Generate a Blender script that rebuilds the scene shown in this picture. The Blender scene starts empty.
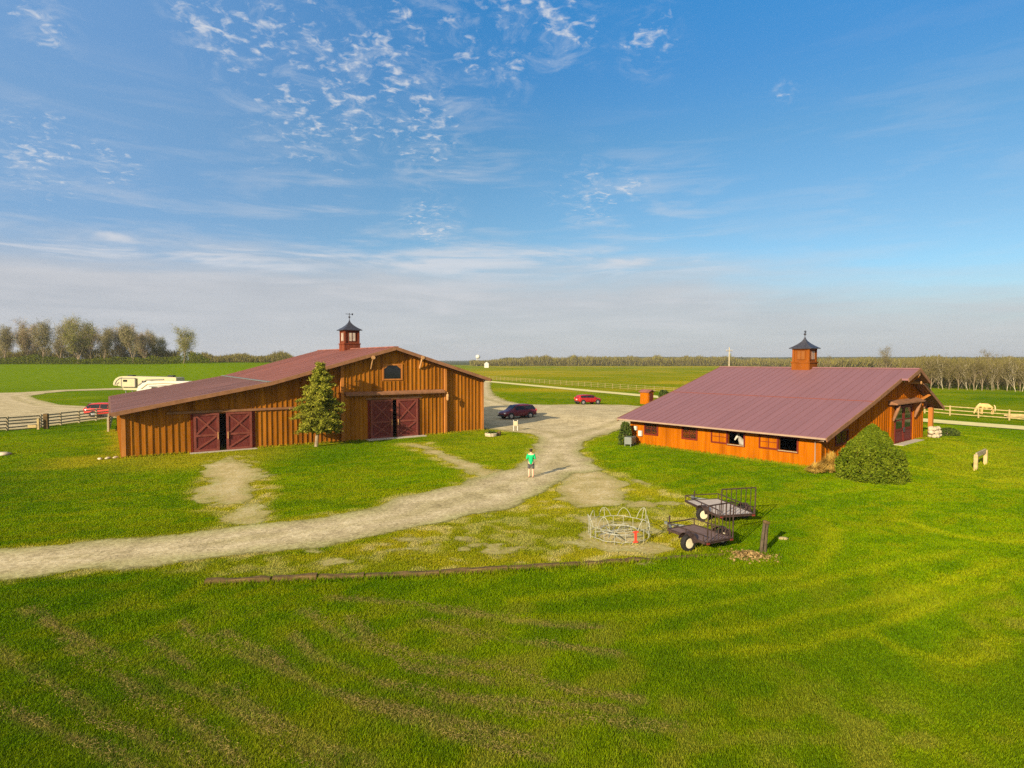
import bpy, math, random
import numpy as np
from mathutils import Vector, Matrix

random.seed(7)
RNG = np.random.default_rng(11)
SC = bpy.context.scene
COL = SC.collection
PI = math.pi

# ------------------------------------------------------------------ camera numbers
FPX, CAM_H, PITCH = 597.0, 7.2, math.atan(24 / 597.0)
SUN_AZ = math.radians(55.0)          # the light travels towards (cos, sin)
SUN_EL = math.radians(20.0)

# ------------------------------------------------------------------ noise in numpy
def _hash(ix, iy, seed):
    n = (ix.astype(np.int64) * 374761393 + iy.astype(np.int64) * 668265263 + seed * 1442695041) & 0x7fffffff
    n = ((n ^ (n >> 13)) * 1274126177) & 0x7fffffff
    return ((n ^ (n >> 16)) & 0xffff) / 65535.0

def vnoise(x, y, scale, seed=0):
    x = np.asarray(x, float) / scale; y = np.asarray(y, float) / scale
    ix = np.floor(x); iy = np.floor(y); fx = x - ix; fy = y - iy
    fx = fx * fx * (3 - 2 * fx); fy = fy * fy * (3 - 2 * fy)
    a = _hash(ix, iy, seed); b = _hash(ix + 1, iy, seed); c = _hash(ix, iy + 1, seed); d = _hash(ix + 1, iy + 1, seed)
    return (a * (1 - fx) + b * fx) * (1 - fy) + (c * (1 - fx) + d * fx) * fy

def fbm(x, y, scale, seed=0, octv=3):
    s = 0; a = .5; t = 0
    for k in range(octv):
        s = s + a * vnoise(x, y, scale / 2 ** k, seed + k * 17); t += a; a *= .5
    return s / t

def sst(t):
    t = np.clip(t, 0, 1)
    return t * t * (3 - 2 * t)

# ------------------------------------------------------------------ barn frames
BARN_L = (-28.68, 43.64); AL = np.array([.828, .5607])
AL = AL / np.linalg.norm(AL); BL = np.array([-AL[1], AL[0]])
BARN_R = (20.55, 39.57); AR = np.array([.765, .644])
AR = AR / np.linalg.norm(AR); BR = np.array([-AR[1], AR[0]])

def height(x, y):
    x = np.asarray(x, float); y = np.asarray(y, float)
    ang = -x / np.maximum(y, 1)
    z = 5.9 * sst((y - 138) / 110) * sst((ang - .05) / .3)
    z = z + sst((y - 1300) / 900) * sst((x / np.maximum(y, 1) + .1) / .25) * (13 + 12 * fbm(x, y * 0, 900, 5))
    lx = (x - BARN_R[0]) * AR[0] + (y - BARN_R[1]) * AR[1]
    ly = (x - BARN_R[0]) * BR[0] + (y - BARN_R[1]) * BR[1]
    z = z + .36 * sst((lx - 5) / 8) * (1 - .5 * sst((lx - 19) / 5)) * sst((ly + 9) / 7) * (1 - sst((lx - 26) / 12))
    z = z + .10 * (fbm(x, y, 14, 3, 2) - .5) * sst((y - 15) / 5) * (1 - sst((y - 120) / 30))
    return z

def hz(x, y): return float(height(x, y))

def ray(px, py):
    u = (px - 512) / FPX; v = (384 - py) / FPX
    return Vector((u, math.cos(PITCH) + v * math.sin(PITCH), v * math.cos(PITCH) - math.sin(PITCH)))

def at(px, py):
    d = ray(px, py); z = 0.0
    for _ in range(12):
        t = (z - CAM_H) / d.z
        z = .5 * z + .5 * hz(d.x * t, d.y * t)
    t = (z - CAM_H) / d.z
    return Vector((d.x * t, d.y * t, hz(d.x * t, d.y * t)))

def atY(px, Y):
    x = (px - 512) / FPX * Y
    return Vector((x, Y, hz(x, Y)))

def Lw(x, y, z=0):   # left barn local -> world
    return Vector((BARN_L[0] + AL[0] * x + BL[0] * y, BARN_L[1] + AL[1] * x + BL[1] * y, z))
def Rw(x, y, z=0):
    return Vector((BARN_R[0] + AR[0] * x + BR[0] * y, BARN_R[1] + AR[1] * x + BR[1] * y, z))
RZR = math.atan2(AR[1], AR[0])

# ------------------------------------------------------------------ materials
def new_mat(name):
    m = bpy.data.materials.new(name); m.use_nodes = True
    nt = m.node_tree; b = nt.nodes['Principled BSDF']
    return m, nt, b

def N(nt, t, **kw):
    n = nt.nodes.new(t)
    for k, v in kw.items(): setattr(n, k, v)
    return n

def ramp(nt, fac, stops):
    r = N(nt, 'ShaderNodeValToRGB'); e = r.color_ramp.elements
    while len(e) < len(stops): e.new(.5)
    for i, (p, c) in enumerate(stops):
        e[i].position = p; e[i].color = (*c, 1) if len(c) == 3 else c
    nt.links.new(fac, r.inputs[0]); return r.outputs[0]

def mat(name, col, rough=.6, metal=0, var=.25, scale=3.0, bump=0, bscale=30, stretch=None, spec=.15, coat=0):
    """plain procedural material: base colour broken by noise"""
    m, nt, b = new_mat(name)
    tc = N(nt, 'ShaderNodeTexCoord'); mp = N(nt, 'ShaderNodeMapping')
    nt.links.new(tc.outputs['Object'], mp.inputs[0])
    if stretch: mp.inputs['Scale'].default_value = stretch
    no = N(nt, 'ShaderNodeTexNoise'); no.inputs['Scale'].default_value = scale; no.inputs['Detail'].default_value = 5
    no.inputs['Roughness'].default_value = .65
    nt.links.new(mp.outputs[0], no.inputs['Vector'])
    lo = tuple(c * (1 - var) for c in col); hi = tuple(min(1, c * (1 + var)) for c in col)
    nt.links.new(ramp(nt, no.outputs[0], [(.3, lo), (.7, hi)]), b.inputs['Base Color'])
    b.inputs['Roughness'].default_value = rough; b.inputs['Metallic'].default_value = metal
    b.inputs['Specular IOR Level'].default_value = spec
    if coat: b.inputs['Coat Weight'].default_value = coat; b.inputs['Coat Roughness'].default_value = .08
    if bump:
        n2 = N(nt, 'ShaderNodeTexNoise'); n2.inputs['Scale'].default_value = bscale; n2.inputs['Detail'].default_value = 4
        nt.links.new(mp.outputs[0], n2.inputs['Vector'])
        bp = N(nt, 'ShaderNodeBump'); bp.inputs['Strength'].default_value = bump; bp.inputs['Distance'].default_value = .03
        nt.links.new(n2.outputs[0], bp.inputs['Height']); nt.links.new(bp.outputs[0], b.inputs['Normal'])
    return m

def wood_siding(name, c1, c2, c3):
    """stained boards: board to board tone, vertical grain, weather streaks"""
    m, nt, b = new_mat(name)
    tc = N(nt, 'ShaderNodeTexCoord')
    def nz(sc, s, det=4):
        mp = N(nt, 'ShaderNodeMapping'); mp.inputs['Scale'].default_value = sc
        nt.links.new(tc.outputs['Object'], mp.inputs[0])
        n = N(nt, 'ShaderNodeTexNoise'); n.inputs['Scale'].default_value = s; n.inputs['Detail'].default_value = det
        nt.links.new(mp.outputs[0], n.inputs['Vector']); return n.outputs[0]
    board = nz((1, 1, .02), 2.3, 1); grain = nz((12, 12, .5), 2.0, 5); streak = nz((1.2, 1.2, .25), 1.0, 5)
    mx = N(nt, 'ShaderNodeMath', operation='MULTIPLY_ADD'); mx.inputs[1].default_value = .45
    nt.links.new(grain, mx.inputs[0])
    m2 = N(nt, 'ShaderNodeMath', operation='MULTIPLY'); m2.inputs[1].default_value = .55
    nt.links.new(board, m2.inputs[0]); nt.links.new(m2.outputs[0], mx.inputs[2])
    c = ramp(nt, mx.outputs[0], [(.3, c1), (.5, c2), (.72, c3)])
    mul = N(nt, 'ShaderNodeMix', data_type='RGBA', blend_type='MULTIPLY'); mul.inputs[0].default_value = .7
    nt.links.new(c, mul.inputs[6]); nt.links.new(ramp(nt, streak, [(.3, (.55, .52, .5)), (.6, (1, 1, 1))]), mul.inputs[7])
    nt.links.new(mul.outputs[2], b.inputs['Base Color'])
    b.inputs['Roughness'].default_value = .8; b.inputs['Specular IOR Level'].default_value = .04
    bp = N(nt, 'ShaderNodeBump'); bp.inputs['Strength'].default_value = .3; bp.inputs['Distance'].default_value = .01
    nt.links.new(grain, bp.inputs['Height']); nt.links.new(bp.outputs[0], b.inputs['Normal'])
    return m

def leaf_mat(name, cols, trans=.3):
    m, nt, b = new_mat(name)
    tc = N(nt, 'ShaderNodeTexCoord')
    geo = N(nt, 'ShaderNodeNewGeometry')
    n = N(nt, 'ShaderNodeTexNoise'); n.inputs['Scale'].default_value = 1.3; n.inputs['Detail'].default_value = 3
    nt.links.new(tc.outputs['Object'], n.inputs['Vector'])
    ad = N(nt, 'ShaderNodeMath', operation='MULTIPLY_ADD'); ad.inputs[1].default_value = .45
    nt.links.new(geo.outputs['Random Per Island'], ad.inputs[0])
    m2 = N(nt, 'ShaderNodeMath', operation='MULTIPLY'); m2.inputs[1].default_value = .55
    nt.links.new(n.outputs[0], m2.inputs[0]); nt.links.new(m2.outputs[0], ad.inputs[2])
    k = len(cols)
    c = ramp(nt, ad.outputs[0], [(.2 + .6 * i / (k - 1), cc) for i, cc in enumerate(cols)])
    nt.links.new(c, b.inputs['Base Color']); b.inputs['Roughness'].default_value = .8
    b.inputs['Specular IOR Level'].default_value = .05
    tr = N(nt, 'ShaderNodeBsdfTranslucent'); nt.links.new(c, tr.inputs[0])
    ms = N(nt, 'ShaderNodeMixShader'); ms.inputs[0].default_value = trans
    out = nt.nodes['Material Output']
    nt.links.new(b.outputs[0], ms.inputs[1]); nt.links.new(tr.outputs[0], ms.inputs[2]); nt.links.new(ms.outputs[0], out.inputs[0])
    return m

def glass_mat(name, col=(.012, .014, .016), rough=.08):
    return mat(name, col, rough, 0, .1, 2, spec=.4)

M = {}
M['siding_left'] = wood_siding('stained_siding_brown', (.20, .066, .006), (.33, .122, .010), (.46, .185, .022))
M['siding_right'] = wood_siding('stained_siding_orange', (.29, .074, .001), (.37, .102, .001), (.44, .135, .003))
M['post'] = wood_siding('stained_post', (.34, .12, .025), (.45, .17, .035), (.55, .23, .06))
M['log'] = mat('pale_log_end', (.46, .25, .10), .7, 0, .3, 4)
M['trim'] = mat('brown_trim', (.24, .115, .055), .8, 0, .25, 2)
M['trim_dark'] = mat('dark_maroon_flashing', (.17, .05, .035), .7, 0, .15, 1)
M['gutter'] = mat('bronze_gutter', (.36, .25, .17), .4, .2, .15, 1)
M['door_red'] = mat('barn_door_red', (.125, .026, .020), .65, 0, .3, 2.5, stretch=(6, 6, .6))
M['brace_red'] = mat('door_brace_red', (.18, .050, .034), .65, 0, .25, 3)
M['frame_red'] = mat('window_frame_red', (.13, .016, .008), .6, 0, .2, 4)
M['glass'] = glass_mat('dark_glass')
M['dark'] = mat('dark_interior', (.018, .014, .012), .9, 0, .3, 2)
M['slate'] = mat('cupola_roof_metal', (.055, .055, .065), .45, .3, .3, 4)
M['black_metal'] = mat('black_metal', (.02, .02, .02), .5, .3, .3, 5)
M['galv'] = mat('galvanised_tube', (.33, .33, .25), .55, .15, .15, 6)
M['rusty'] = mat('rusty_dark_steel', (.055, .035, .028), .7, .2, .5, 7)
M['plywood'] = mat('weathered_plywood', (.42, .36, .30), .8, 0, .25, 3, stretch=(1, 6, 1))
M['deck_dark'] = mat('dark_deck_boards', (.15, .10, .085), .8, 0, .35, 3, stretch=(5, .6, 1))
M['tyre'] = mat('tyre_rubber', (.022, .020, .018), .85, 0, .3, 8)
M['rim_cream'] = mat('cream_rim', (.68, .60, .40), .5, 0, .12, 6)
M['rim'] = mat('alloy_rim', (.45, .45, .46), .3, .7, .1, 6)
M['white'] = mat('white_paint', (.54, .52, .44), .5, 0, .06, 2)
M['cream'] = mat('cream_gelcoat', (.42, .37, .22), .45, 0, .06, 1)
M['grey_decal'] = mat('grey_decal', (.16, .15, .14), .4, 0, .1, 2)
M['tan_decal'] = mat('tan_decal', (.42, .34, .2), .4, 0, .1, 2)
M['grey_metal'] = mat('grey_cabinet', (.17, .185, .16), .5, .2, .12, 4)
M['old_wood'] = mat('weathered_timber', (.12, .078, .03), .9, 0, .55, 3, bump=.6, bscale=14, stretch=(.5, 5, 5))
M['grey_wood'] = mat('grey_fence_wood', (.33, .27, .16), .9, 0, .4, 3, stretch=(.6, 4, 4))
M['pale_wood'] = mat('sun_bleached_wood', (.40, .30, .13), .85, 0, .3, 3)
M['dull_wood'] = mat('dull_fence_wood', (.28, .22, .09), .95, 0, .3, 3)
M['dark_post'] = mat('dark_weathered_post', (.085, .065, .04), .95, 0, .5, 5, bump=.5, bscale=16)
M['tan_stone'] = mat('tan_stone', (.34, .26, .13), .9, 0, .3, 3)
M['stone'] = mat('pale_fieldstone', (.46, .38, .25), .9, 0, .35, 3, bump=.4, bscale=9)
M['bark'] = mat('grey_brown_bark', (.26, .20, .125), .95, 0, .35, 3)
M['bark_pale'] = mat('pale_bark', (.42, .36, .24), .95, 0, .3, 3)
M['twig_olive'] = mat('olive_twig', (.235, .205, .095), .95, 0, .3, 1)
M['twig'] = mat('bare_twig', (.30, .225, .13), .95, 0, .3, 1)
M['thicket'] = leaf_mat('brown_thicket', [(.095, .078, .03), (.145, .122, .043), (.20, .165, .062)], .2)
M['olive_thicket'] = leaf_mat('olive_thicket', [(.13, .12, .025), (.18, .16, .03), (.22, .19, .04)], .2)
M['far_wood'] = leaf_mat('far_wooded_slope', [(.07, .075, .03), (.09, .09, .035), (.11, .10, .04)], .1)
M['bud'] = leaf_mat('spring_bud_olive', [(.21, .18, .05), (.24, .22, .05), (.19, .21, .035)], .35)
M['bud_green'] = leaf_mat('spring_bud_green', [(.20, .20, .035), (.26, .26, .035), (.19, .24, .025)], .35)
M['needle'] = leaf_mat('conifer_needles', [(.12, .15, .014), (.24, .25, .022), (.38, .34, .045)], .25)
M['bush'] = leaf_mat('evergreen_bush', [(.045, .075, .004), (.105, .145, .006), (.19, .22, .014)], .2)
M['shrub'] = leaf_mat('dark_shrub', [(.03, .05, .012), (.06, .09, .015), (.10, .12, .02)], .2)
M['under'] = leaf_mat('undergrowth_green', [(.05, .075, .006), (.09, .11, .008), (.15, .16, .012)], .15)
M['drygrass'] = leaf_mat('dry_ornamental_grass', [(.42, .26, .04), (.56, .36, .07), (.62, .45, .13)], .3)
M['deadleaf'] = leaf_mat('dead_leaves', [(.17, .11, .04), (.27, .18, .065), (.36, .25, .10)], .1)
M['red_plate'] = mat('red_plate', (.62, .06, .03), .5, 0, .15, 4)
M['skin'] = mat('skin', (.62, .36, .24), .55, 0, .08, 5)
M['hair'] = mat('dark_hair', (.03, .02, .014), .7, 0, .3, 12)
M['shirt'] = mat('green_shirt', (.01, .42, .14), .85, 0, .15, 6)
M['shorts'] = mat('charcoal_shorts', (.07, .07, .065), .85, 0, .3, 8)
M['shoe'] = mat('brown_shoe', (.10, .05, .03), .7, 0, .2, 8)
M['palomino'] = mat('palomino_coat', (.58, .36, .13), .7, 0, .2, 1.6)
M['mane'] = mat('cream_mane', (.56, .43, .22), .8, 0, .15, 4)
M['greyhorse'] = mat('white_horse_coat', (.46, .43, .36), .7, 0, .2, 3)
M['darkmane'] = mat('dark_mane', (.10, .08, .06), .8, 0, .2, 4)
M['paint_plum'] = mat('plum_car_paint', (.12, .014, .024), .4, .1, .1, 1, spec=.3, coat=.35)
M['paint_red'] = mat('red_car_paint', (.36, .012, .008), .4, .1, .1, 1, spec=.3, coat=.4)
M['paint_coral'] = mat('red_suv_paint', (.48, .035, .025), .4, .1, .1, 1, spec=.3, coat=.4)
M['lamp_glass'] = mat('headlamp_lens', (.75, .75, .72), .15, 0, .05, 5, spec=.8)
M['dull_red'] = mat('dull_trailer_lamp', (.16, .03, .02), .5, 0, .1, 5)
M['tail_red'] = mat('taillight_lens', (.60, .03, .03), .2, 0, .1, 5, spec=.8)
M['plastic'] = mat('black_plastic', (.03, .03, .03), .6, 0, .2, 6)
M['concrete'] = mat('concrete_pad', (.42, .37, .29), .9, 0, .15, 5)

def roof_mat(name, col, var):
    m, nt, b = new_mat(name)
    tc = N(nt, 'ShaderNodeTexCoord')
    def nz(sc, s, det):
        mp = N(nt, 'ShaderNodeMapping'); mp.inputs['Scale'].default_value = sc
        nt.links.new(tc.outputs['Object'], mp.inputs[0])
        n = N(nt, 'ShaderNodeTexNoise'); n.inputs['Scale'].default_value = s; n.inputs['Detail'].default_value = det
        nt.links.new(mp.outputs[0], n.inputs['Vector']); return n.outputs[0]
    sheet = nz((.03, 1.1, .03), 1.0, 1); stain = nz((.25, 1.5, .25), .8, 5)
    ad = N(nt, 'ShaderNodeMath', operation='MULTIPLY_ADD'); ad.inputs[1].default_value = .5; nt.links.new(sheet, ad.inputs[0])
    m2 = N(nt, 'ShaderNodeMath', operation='MULTIPLY'); m2.inputs[1].default_value = .5; nt.links.new(stain, m2.inputs[0])
    nt.links.new(m2.outputs[0], ad.inputs[2])
    nt.links.new(ramp(nt, ad.outputs[0], [(.3, tuple(c * (1 - var) for c in col)), (.7, tuple(c * (1 + var) for c in col))]), b.inputs['Base Color'])
    b.inputs['Roughness'].default_value = .6; b.inputs['Specular IOR Level'].default_value = .2
    return m
M['roof_left'] = roof_mat('maroon_roof_sheet', (.215, .084, .062), .36)
M['roof_lean'] = roof_mat('weathered_lean_to_sheet', (.175, .088, .075), .40)
M['roof_right'] = roof_mat('mauve_roof_sheet', (.205, .098, .102), .08)

# ------------------------------------------------------------------ mesh builder
class MB:
    def __init__(s): s.v = []; s.f = []; s.m = []
    def add(s, vs, fs, mi=0):
        o = len(s.v); s.v.extend([tuple(v) for v in vs]); s.f.extend([tuple(i + o for i in f) for f in fs]); s.m.extend([mi] * len(fs)); return s
    def box(s, c, d, R=None, mi=0):
        x, y, z = d[0] / 2, d[1] / 2, d[2] / 2
        P = [Vector((a * x, b * y, e * z)) for e in (-1, 1) for b in (-1, 1) for a in (-1, 1)]
        if R is not None: P = [R @ p for p in P]
        c = Vector(c)
        return s.add([p + c for p in P], [(0, 2, 3, 1), (4, 5, 7, 6), (0, 1, 5, 4), (2, 6, 7, 3), (0, 4, 6, 2), (1, 3, 7, 5)], mi)
    def bx(s, x0, x1, y0, y1, z0, z1, mi=0):
        return s.box(((x0 + x1) / 2, (y0 + y1) / 2, (z0 + z1) / 2), (abs(x1 - x0), abs(y1 - y0), abs(z1 - z0)), None, mi)
    def bar(s, p0, p1, w, h, mi=0):
        """box along p0-p1, w sideways, h upwards"""
        p0 = Vector(p0); p1 = Vector(p1); d = p1 - p0; L = d.length
        X = d.normalized(); up = Vector((0, 0, 1)) if abs(X.z) < .95 else Vector((0, 1, 0))
        Y = up.cross(X).normalized(); Z = X.cross(Y)
        R = Matrix((X, Y, Z)).transposed()
        return s.box((p0 + p1) / 2, (L, w, h), R, mi)
    def tube(s, pts, rad, n=8, mi=0, cap=True):
        pts = [Vector(p) for p in pts]
        if not hasattr(rad, '__len__'): rad = [rad] * len(pts)
        vs = []; fs = []
        X = None
        for i, p in enumerate(pts):
            d = (pts[min(i + 1, len(pts) - 1)] - pts[max(i - 1, 0)]).normalized()
            if X is None:
                up = Vector((0, 0, 1)) if abs(d.z) < .9 else Vector((1, 0, 0)); X = up.cross(d).normalized()
            else:
                X = (X - d * X.dot(d)).normalized()
            Y = d.cross(X)
            for k in range(n):
                a = 2 * PI * k / n
                vs.append(p + (X * math.cos(a) + Y * math.sin(a)) * rad[i])
        for i in range(len(pts) - 1):
            for k in range(n):
                fs.append((i * n + k, i * n + (k + 1) % n, (i + 1) * n + (k + 1) % n, (i + 1) * n + k))
        if cap:
            fs.append(tuple(range(n - 1, -1, -1))); fs.append(tuple(range((len(pts) - 1) * n, len(pts) * n)))
        return s.add(vs, fs, mi)
    def prism(s, poly, axis, a0, a1, mi=0):
        """poly: 2-D outline (counter-clockwise), extruded along axis from a0 to a1. axis 'y': poly=(x,z); 'x': poly=(y,z); 'z': poly=(x,y)"""
        n = len(poly)
        def P(p, a):
            return {'y': (p[0], a, p[1]), 'x': (a, p[0], p[1]), 'z': (p[0], p[1], a)}[axis]
        vs = [P(p, a0) for p in poly] + [P(p, a1) for p in poly]
        fs = [tuple(range(n)), tuple(range(2 * n - 1, n - 1, -1))]
        for i in range(n): j = (i + 1) % n; fs.append((i, i + n, j + n, j))
        return s.add(vs, fs, mi)
    def lathe(s, prof, n=16, c=(0, 0, 0), axis='z', mi=0):
        """prof: (r, h) list"""
        vs = []; fs = []
        for r, h in prof:
            for k in range(n):
                a = 2 * PI * k / n; x, y = r * math.cos(a), r * math.sin(a)
                p = {'z': (x, y, h), 'x': (h, x, y), 'y': (x, h, y)}[axis]
                vs.append((p[0] + c[0], p[1] + c[1], p[2] + c[2]))
        for i in range(len(prof) - 1):
            for k in range(n): fs.append((i * n + k, i * n + (k + 1) % n, (i + 1) * n + (k + 1) % n, (i + 1) * n + k))
        fs.append(tuple(range(n - 1, -1, -1))); fs.append(tuple(range((len(prof) - 1) * n, len(prof) * n)))
        return s.add(vs, fs, mi)
    def build(s, name, mats, parent=None, smooth=False, fix=True, bevel=0, subd=0):
        me = bpy.data.meshes.new(name); me.from_pydata(s.v, [], s.f)
        if not isinstance(mats, (list, tuple)): mats = [mats]
        for m in mats: me.materials.append(m)
        if len(mats) > 1: me.polygons.foreach_set('material_index', s.m)
        if fix:
            import bmesh
            bm = bmesh.new(); bm.from_mesh(me); bmesh.ops.recalc_face_normals(bm, faces=bm.faces); bm.to_mesh(me); bm.free()
        if smooth: me.polygons.foreach_set('use_smooth', [True] * len(me.polygons))
        o = bpy.data.objects.new(name, me); COL.objects.link(o)
        if parent is not None: o.parent = parent
        if bevel:
            b = o.modifiers.new('bevel', 'BEVEL'); b.width = bevel; b.segments = 2; b.limit_method = 'ANGLE'
        if subd:
            b = o.modifiers.new('sub', 'SUBSURF'); b.levels = subd; b.render_levels = subd
        return o

def mesh_np(name, verts, faces_n, idx, mats, parent=None, mat_idx=None, colors=None, smooth=False):
    """fast mesh from numpy: verts (n,3), idx flat loop indices, faces_n verts per face"""
    me = bpy.data.meshes.new(name)
    nf = len(idx) // faces_n
    me.vertices.add(len(verts)); me.vertices.foreach_set('co', np.asarray(verts, np.float32).ravel())
    me.loops.add(len(idx)); me.loops.foreach_set('vertex_index', np.asarray(idx, np.int32))
    me.polygons.add(nf); me.polygons.foreach_set('loop_start', np.arange(0, nf * faces_n, faces_n, dtype=np.int32))
    me.update(calc_edges=True); me.validate()
    if not isinstance(mats, (list, tuple)): mats = [mats]
    for m in mats: me.materials.append(m)
    if mat_idx is not None: me.polygons.foreach_set('material_index', np.asarray(mat_idx, np.int32))
    me.polygons.foreach_set('use_smooth', [smooth] * nf)
    if colors is not None:
        a = me.attributes.new('tint', 'FLOAT_COLOR', 'POINT')
        a.data.foreach_set('color', np.hstack([colors, np.ones((len(colors), 1))]).astype(np.float32).ravel())
    o = bpy.data.objects.new(name, me); COL.objects.link(o)
    if parent is not None: o.parent = parent
    return o

def tag(o, label=None, cat=None, group=None, kind=None):
    if label: o['label'] = label
    if cat: o['category'] = cat
    if group: o['group'] = group
    if kind: o['kind'] = kind
    return o

def thing(name, label, cat, loc, rz=0, group=None):
    o = bpy.data.objects.new(name, None); COL.objects.link(o)
    o.location = loc; o.rotation_euler = (0, 0, rz); o.empty_display_size = .3
    return tag(o, label, cat, group)

def copy_tree(o, parent=None):
    c = o.copy(); COL.objects.link(c)
    if parent is not None: c.parent = parent
    for ch in list(o.children): copy_tree(ch, c)
    return c

def dup(root, loc, rz, label, scale=1.0):
    c = copy_tree(root); c.location = loc; c.rotation_euler = (root.rotation_euler[0], root.rotation_euler[1], rz)
    c.scale = (scale,) * 3 if not hasattr(scale, '__len__') else scale
    c['label'] = label
    return c

ORD = 'first second third fourth fifth sixth seventh eighth ninth tenth eleventh twelfth thirteenth fourteenth fifteenth sixteenth seventeenth eighteenth nineteenth twentieth'.split()

# ------------------------------------------------------------------ ground plan (outlines traced as ground points)
def poly(pts): return np.array([tuple(at(*p))[:2] for p in pts])

DRIVE = poly([(-60, 553), (0, 549), (60, 545), (120, 541), (180, 534), (225, 528), (270, 523.5), (309, 518), (375, 510), (391, 499), (430, 491),
              (453, 486), (492, 474), (512, 469), (522, 463), (530, 455), (536, 446), (540, 439), (528, 434), (505, 431), (470, 428), (455, 424), (440, 415),
              (440, 398), (455, 390), (470, 384), (482, 379.5), (491, 381), (490, 388), (495, 396), (507, 401), (522, 404.5), (577, 404.5), (625, 405), (660, 408),
              (650, 418), (632, 426), (612, 432), (590, 439), (581, 444), (583, 452), (592, 462), (602, 470), (575, 474), (545, 490), (520, 503),
              (504, 510), (473, 516), (440, 523), (414, 528), (356, 541), (300, 549), (258, 553), (180, 563), (100, 572), (0, 579), (-60, 583)])
LOT = poly([(-70, 432), (-70, 392), (0, 393), (20, 392.5), (60, 390), (115, 388.2), (150, 387), (200, 386), (200, 400), (115, 405), (75, 402.5), (50, 400.5), (40, 397), (48, 393.5), (30, 396),
            (38, 400), (60, 405), (115, 408), (125, 420), (112, 418), (60, 425), (20, 430)])
ISLAND = poly([(38, 398), (45, 393.5), (70, 391.2), (115, 390), (150, 389.5), (150, 403), (115, 403.5), (75, 402.5), (50, 401)])
PATH_C = poly([(400, 444), (428, 443), (440, 449), (452, 456), (470, 463), (490, 468), (505, 473), (490, 482), (478, 481), (462, 470), (445, 463), (428, 455), (412, 450)])
PATH_L = poly([(208, 465), (222, 456), (243, 456), (255, 463), (266, 478), (271, 495), (258, 503), (266, 518), (250, 525), (226, 521), (231, 508), (212, 509), (199, 497), (203, 482)])
BARE_J = poly([(560, 472), (592, 466), (622, 482), (628, 497), (606, 510), (575, 508), (548, 500)])
BARE_K = poly([(566, 516), (592, 515), (640, 525), (664, 540), (650, 551), (612, 552), (588, 546), (580, 530)])
SPOTS = [poly(p) for p in ([(500, 546), (535, 543), (540, 549), (508, 553)], [(448, 548), (478, 546), (480, 553), (452, 555)],
         [(400, 557), (424, 553), (428, 560), (404, 563)], [(322, 558), (350, 556), (350, 562), (326, 564)],
         [(568, 541), (580, 540), (596, 549), (580, 552)], [(576, 527), (588, 526), (592, 534), (580, 534)],
         [(625, 476), (660, 486), (662, 489), (628, 480)], [(640, 560), (655, 559), (655, 563), (641, 564)])]
_r = random.Random(4)
for _k in range(34):
    _x = _r.uniform(300, 690); _lo = 552 - (_x - 300) * .02; _hi = {0: 551, 1: 538, 2: 512, 3: 500}[min(3, int((_x - 300) / 100))]
    _y = _r.uniform(_hi, _lo + 6); _w = _r.uniform(5, 17); _h = _r.uniform(1.2, 3.2)
    SPOTS.append(poly([(_x + _w * math.cos(a) * _r.uniform(.7, 1.2), _y + _h * math.sin(a) * _r.uniform(.7, 1.2)) for a in np.linspace(0, 2 * PI, 9)[:-1]]))
DRYZONE = poly([(160, 569), (240, 557), (330, 549), (414, 528), (473, 516), (531, 495), (570, 469), (590, 456), (630, 478), (700, 500), (716, 520), (700, 552),
                (640, 560), (510, 569), (440, 574), (205, 584)])
ROAD_PTS = [tuple(at(*p))[:2] for p in [(486, 381.3), (560, 388.2), (645, 395.9), (760, 406), (900, 418.5), (960, 423.4), (1024, 428.3), (1130, 437)]]

def sdf(P, Q):
    """signed distance (negative inside) of points P (n,2) to polygon Q"""
    n = len(Q); d2 = np.full(len(P), 1e18); ins = np.zeros(len(P), bool)
    for i in range(n):
        a = Q[i]; b = Q[(i + 1) % n]; e = b - a; w = P - a
        t = np.clip((w @ e) / max(e @ e, 1e-9), 0, 1)
        r = w - t[:, None] * e; d2 = np.minimum(d2, (r * r).sum(1))
        c1 = P[:, 1] >= a[1]; c2 = P[:, 1] < b[1]; cr = e[0] * w[:, 1] - e[1] * w[:, 0]
        ins ^= (c1 & c2 & (cr > 0)) | (~c1 & ~c2 & (cr < 0))
    d = np.sqrt(d2); return np.where(ins, -d, d)

def linedist(P, L):
    d2 = np.full(len(P), 1e18)
    for a, b in zip(L[:-1], L[1:]):
        a = np.array(a); b = np.array(b); e = b - a; w = P - a
        t = np.clip((w @ e) / max(e @ e, 1e-9), 0, 1); r = w - t[:, None] * e
        d2 = np.minimum(d2, (r * r).sum(1))
    return np.sqrt(d2)

BROWN_ROWS = [poly(p) for p in (
    [(290, 636), (320, 660), (380, 682), (440, 697), (520, 712), (600, 722), (680, 728)],
    [(225, 632), (300, 678), (360, 705), (430, 728), (520, 752), (560, 762)],
    [(150, 640), (240, 700), (300, 735), (370, 764)],
    [(-40, 690), (40, 724), (90, 745), (150, 775)],
    [(60, 640), (140, 690), (200, 735), (250, 770)],
    [(180, 622), (240, 655), (330, 693), (420, 716), (500, 732), (560, 745)],
    [(-20, 640), (60, 690), (130, 730), (200, 772)],
    [(20, 610), (110, 652), (190, 690), (270, 730), (330, 768)],
    [(440, 700), (520, 700), (620, 712)],
    [(300, 610), (345, 640), (420, 668), (500, 684)],
    [(345, 618), (370, 642), (430, 657), (512, 672), (570, 690), (640, 700)],
    [(415, 622), (470, 636), (540, 645), (620, 655)],
    [(330, 598), (420, 608), (520, 622), (600, 628)])]
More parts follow.
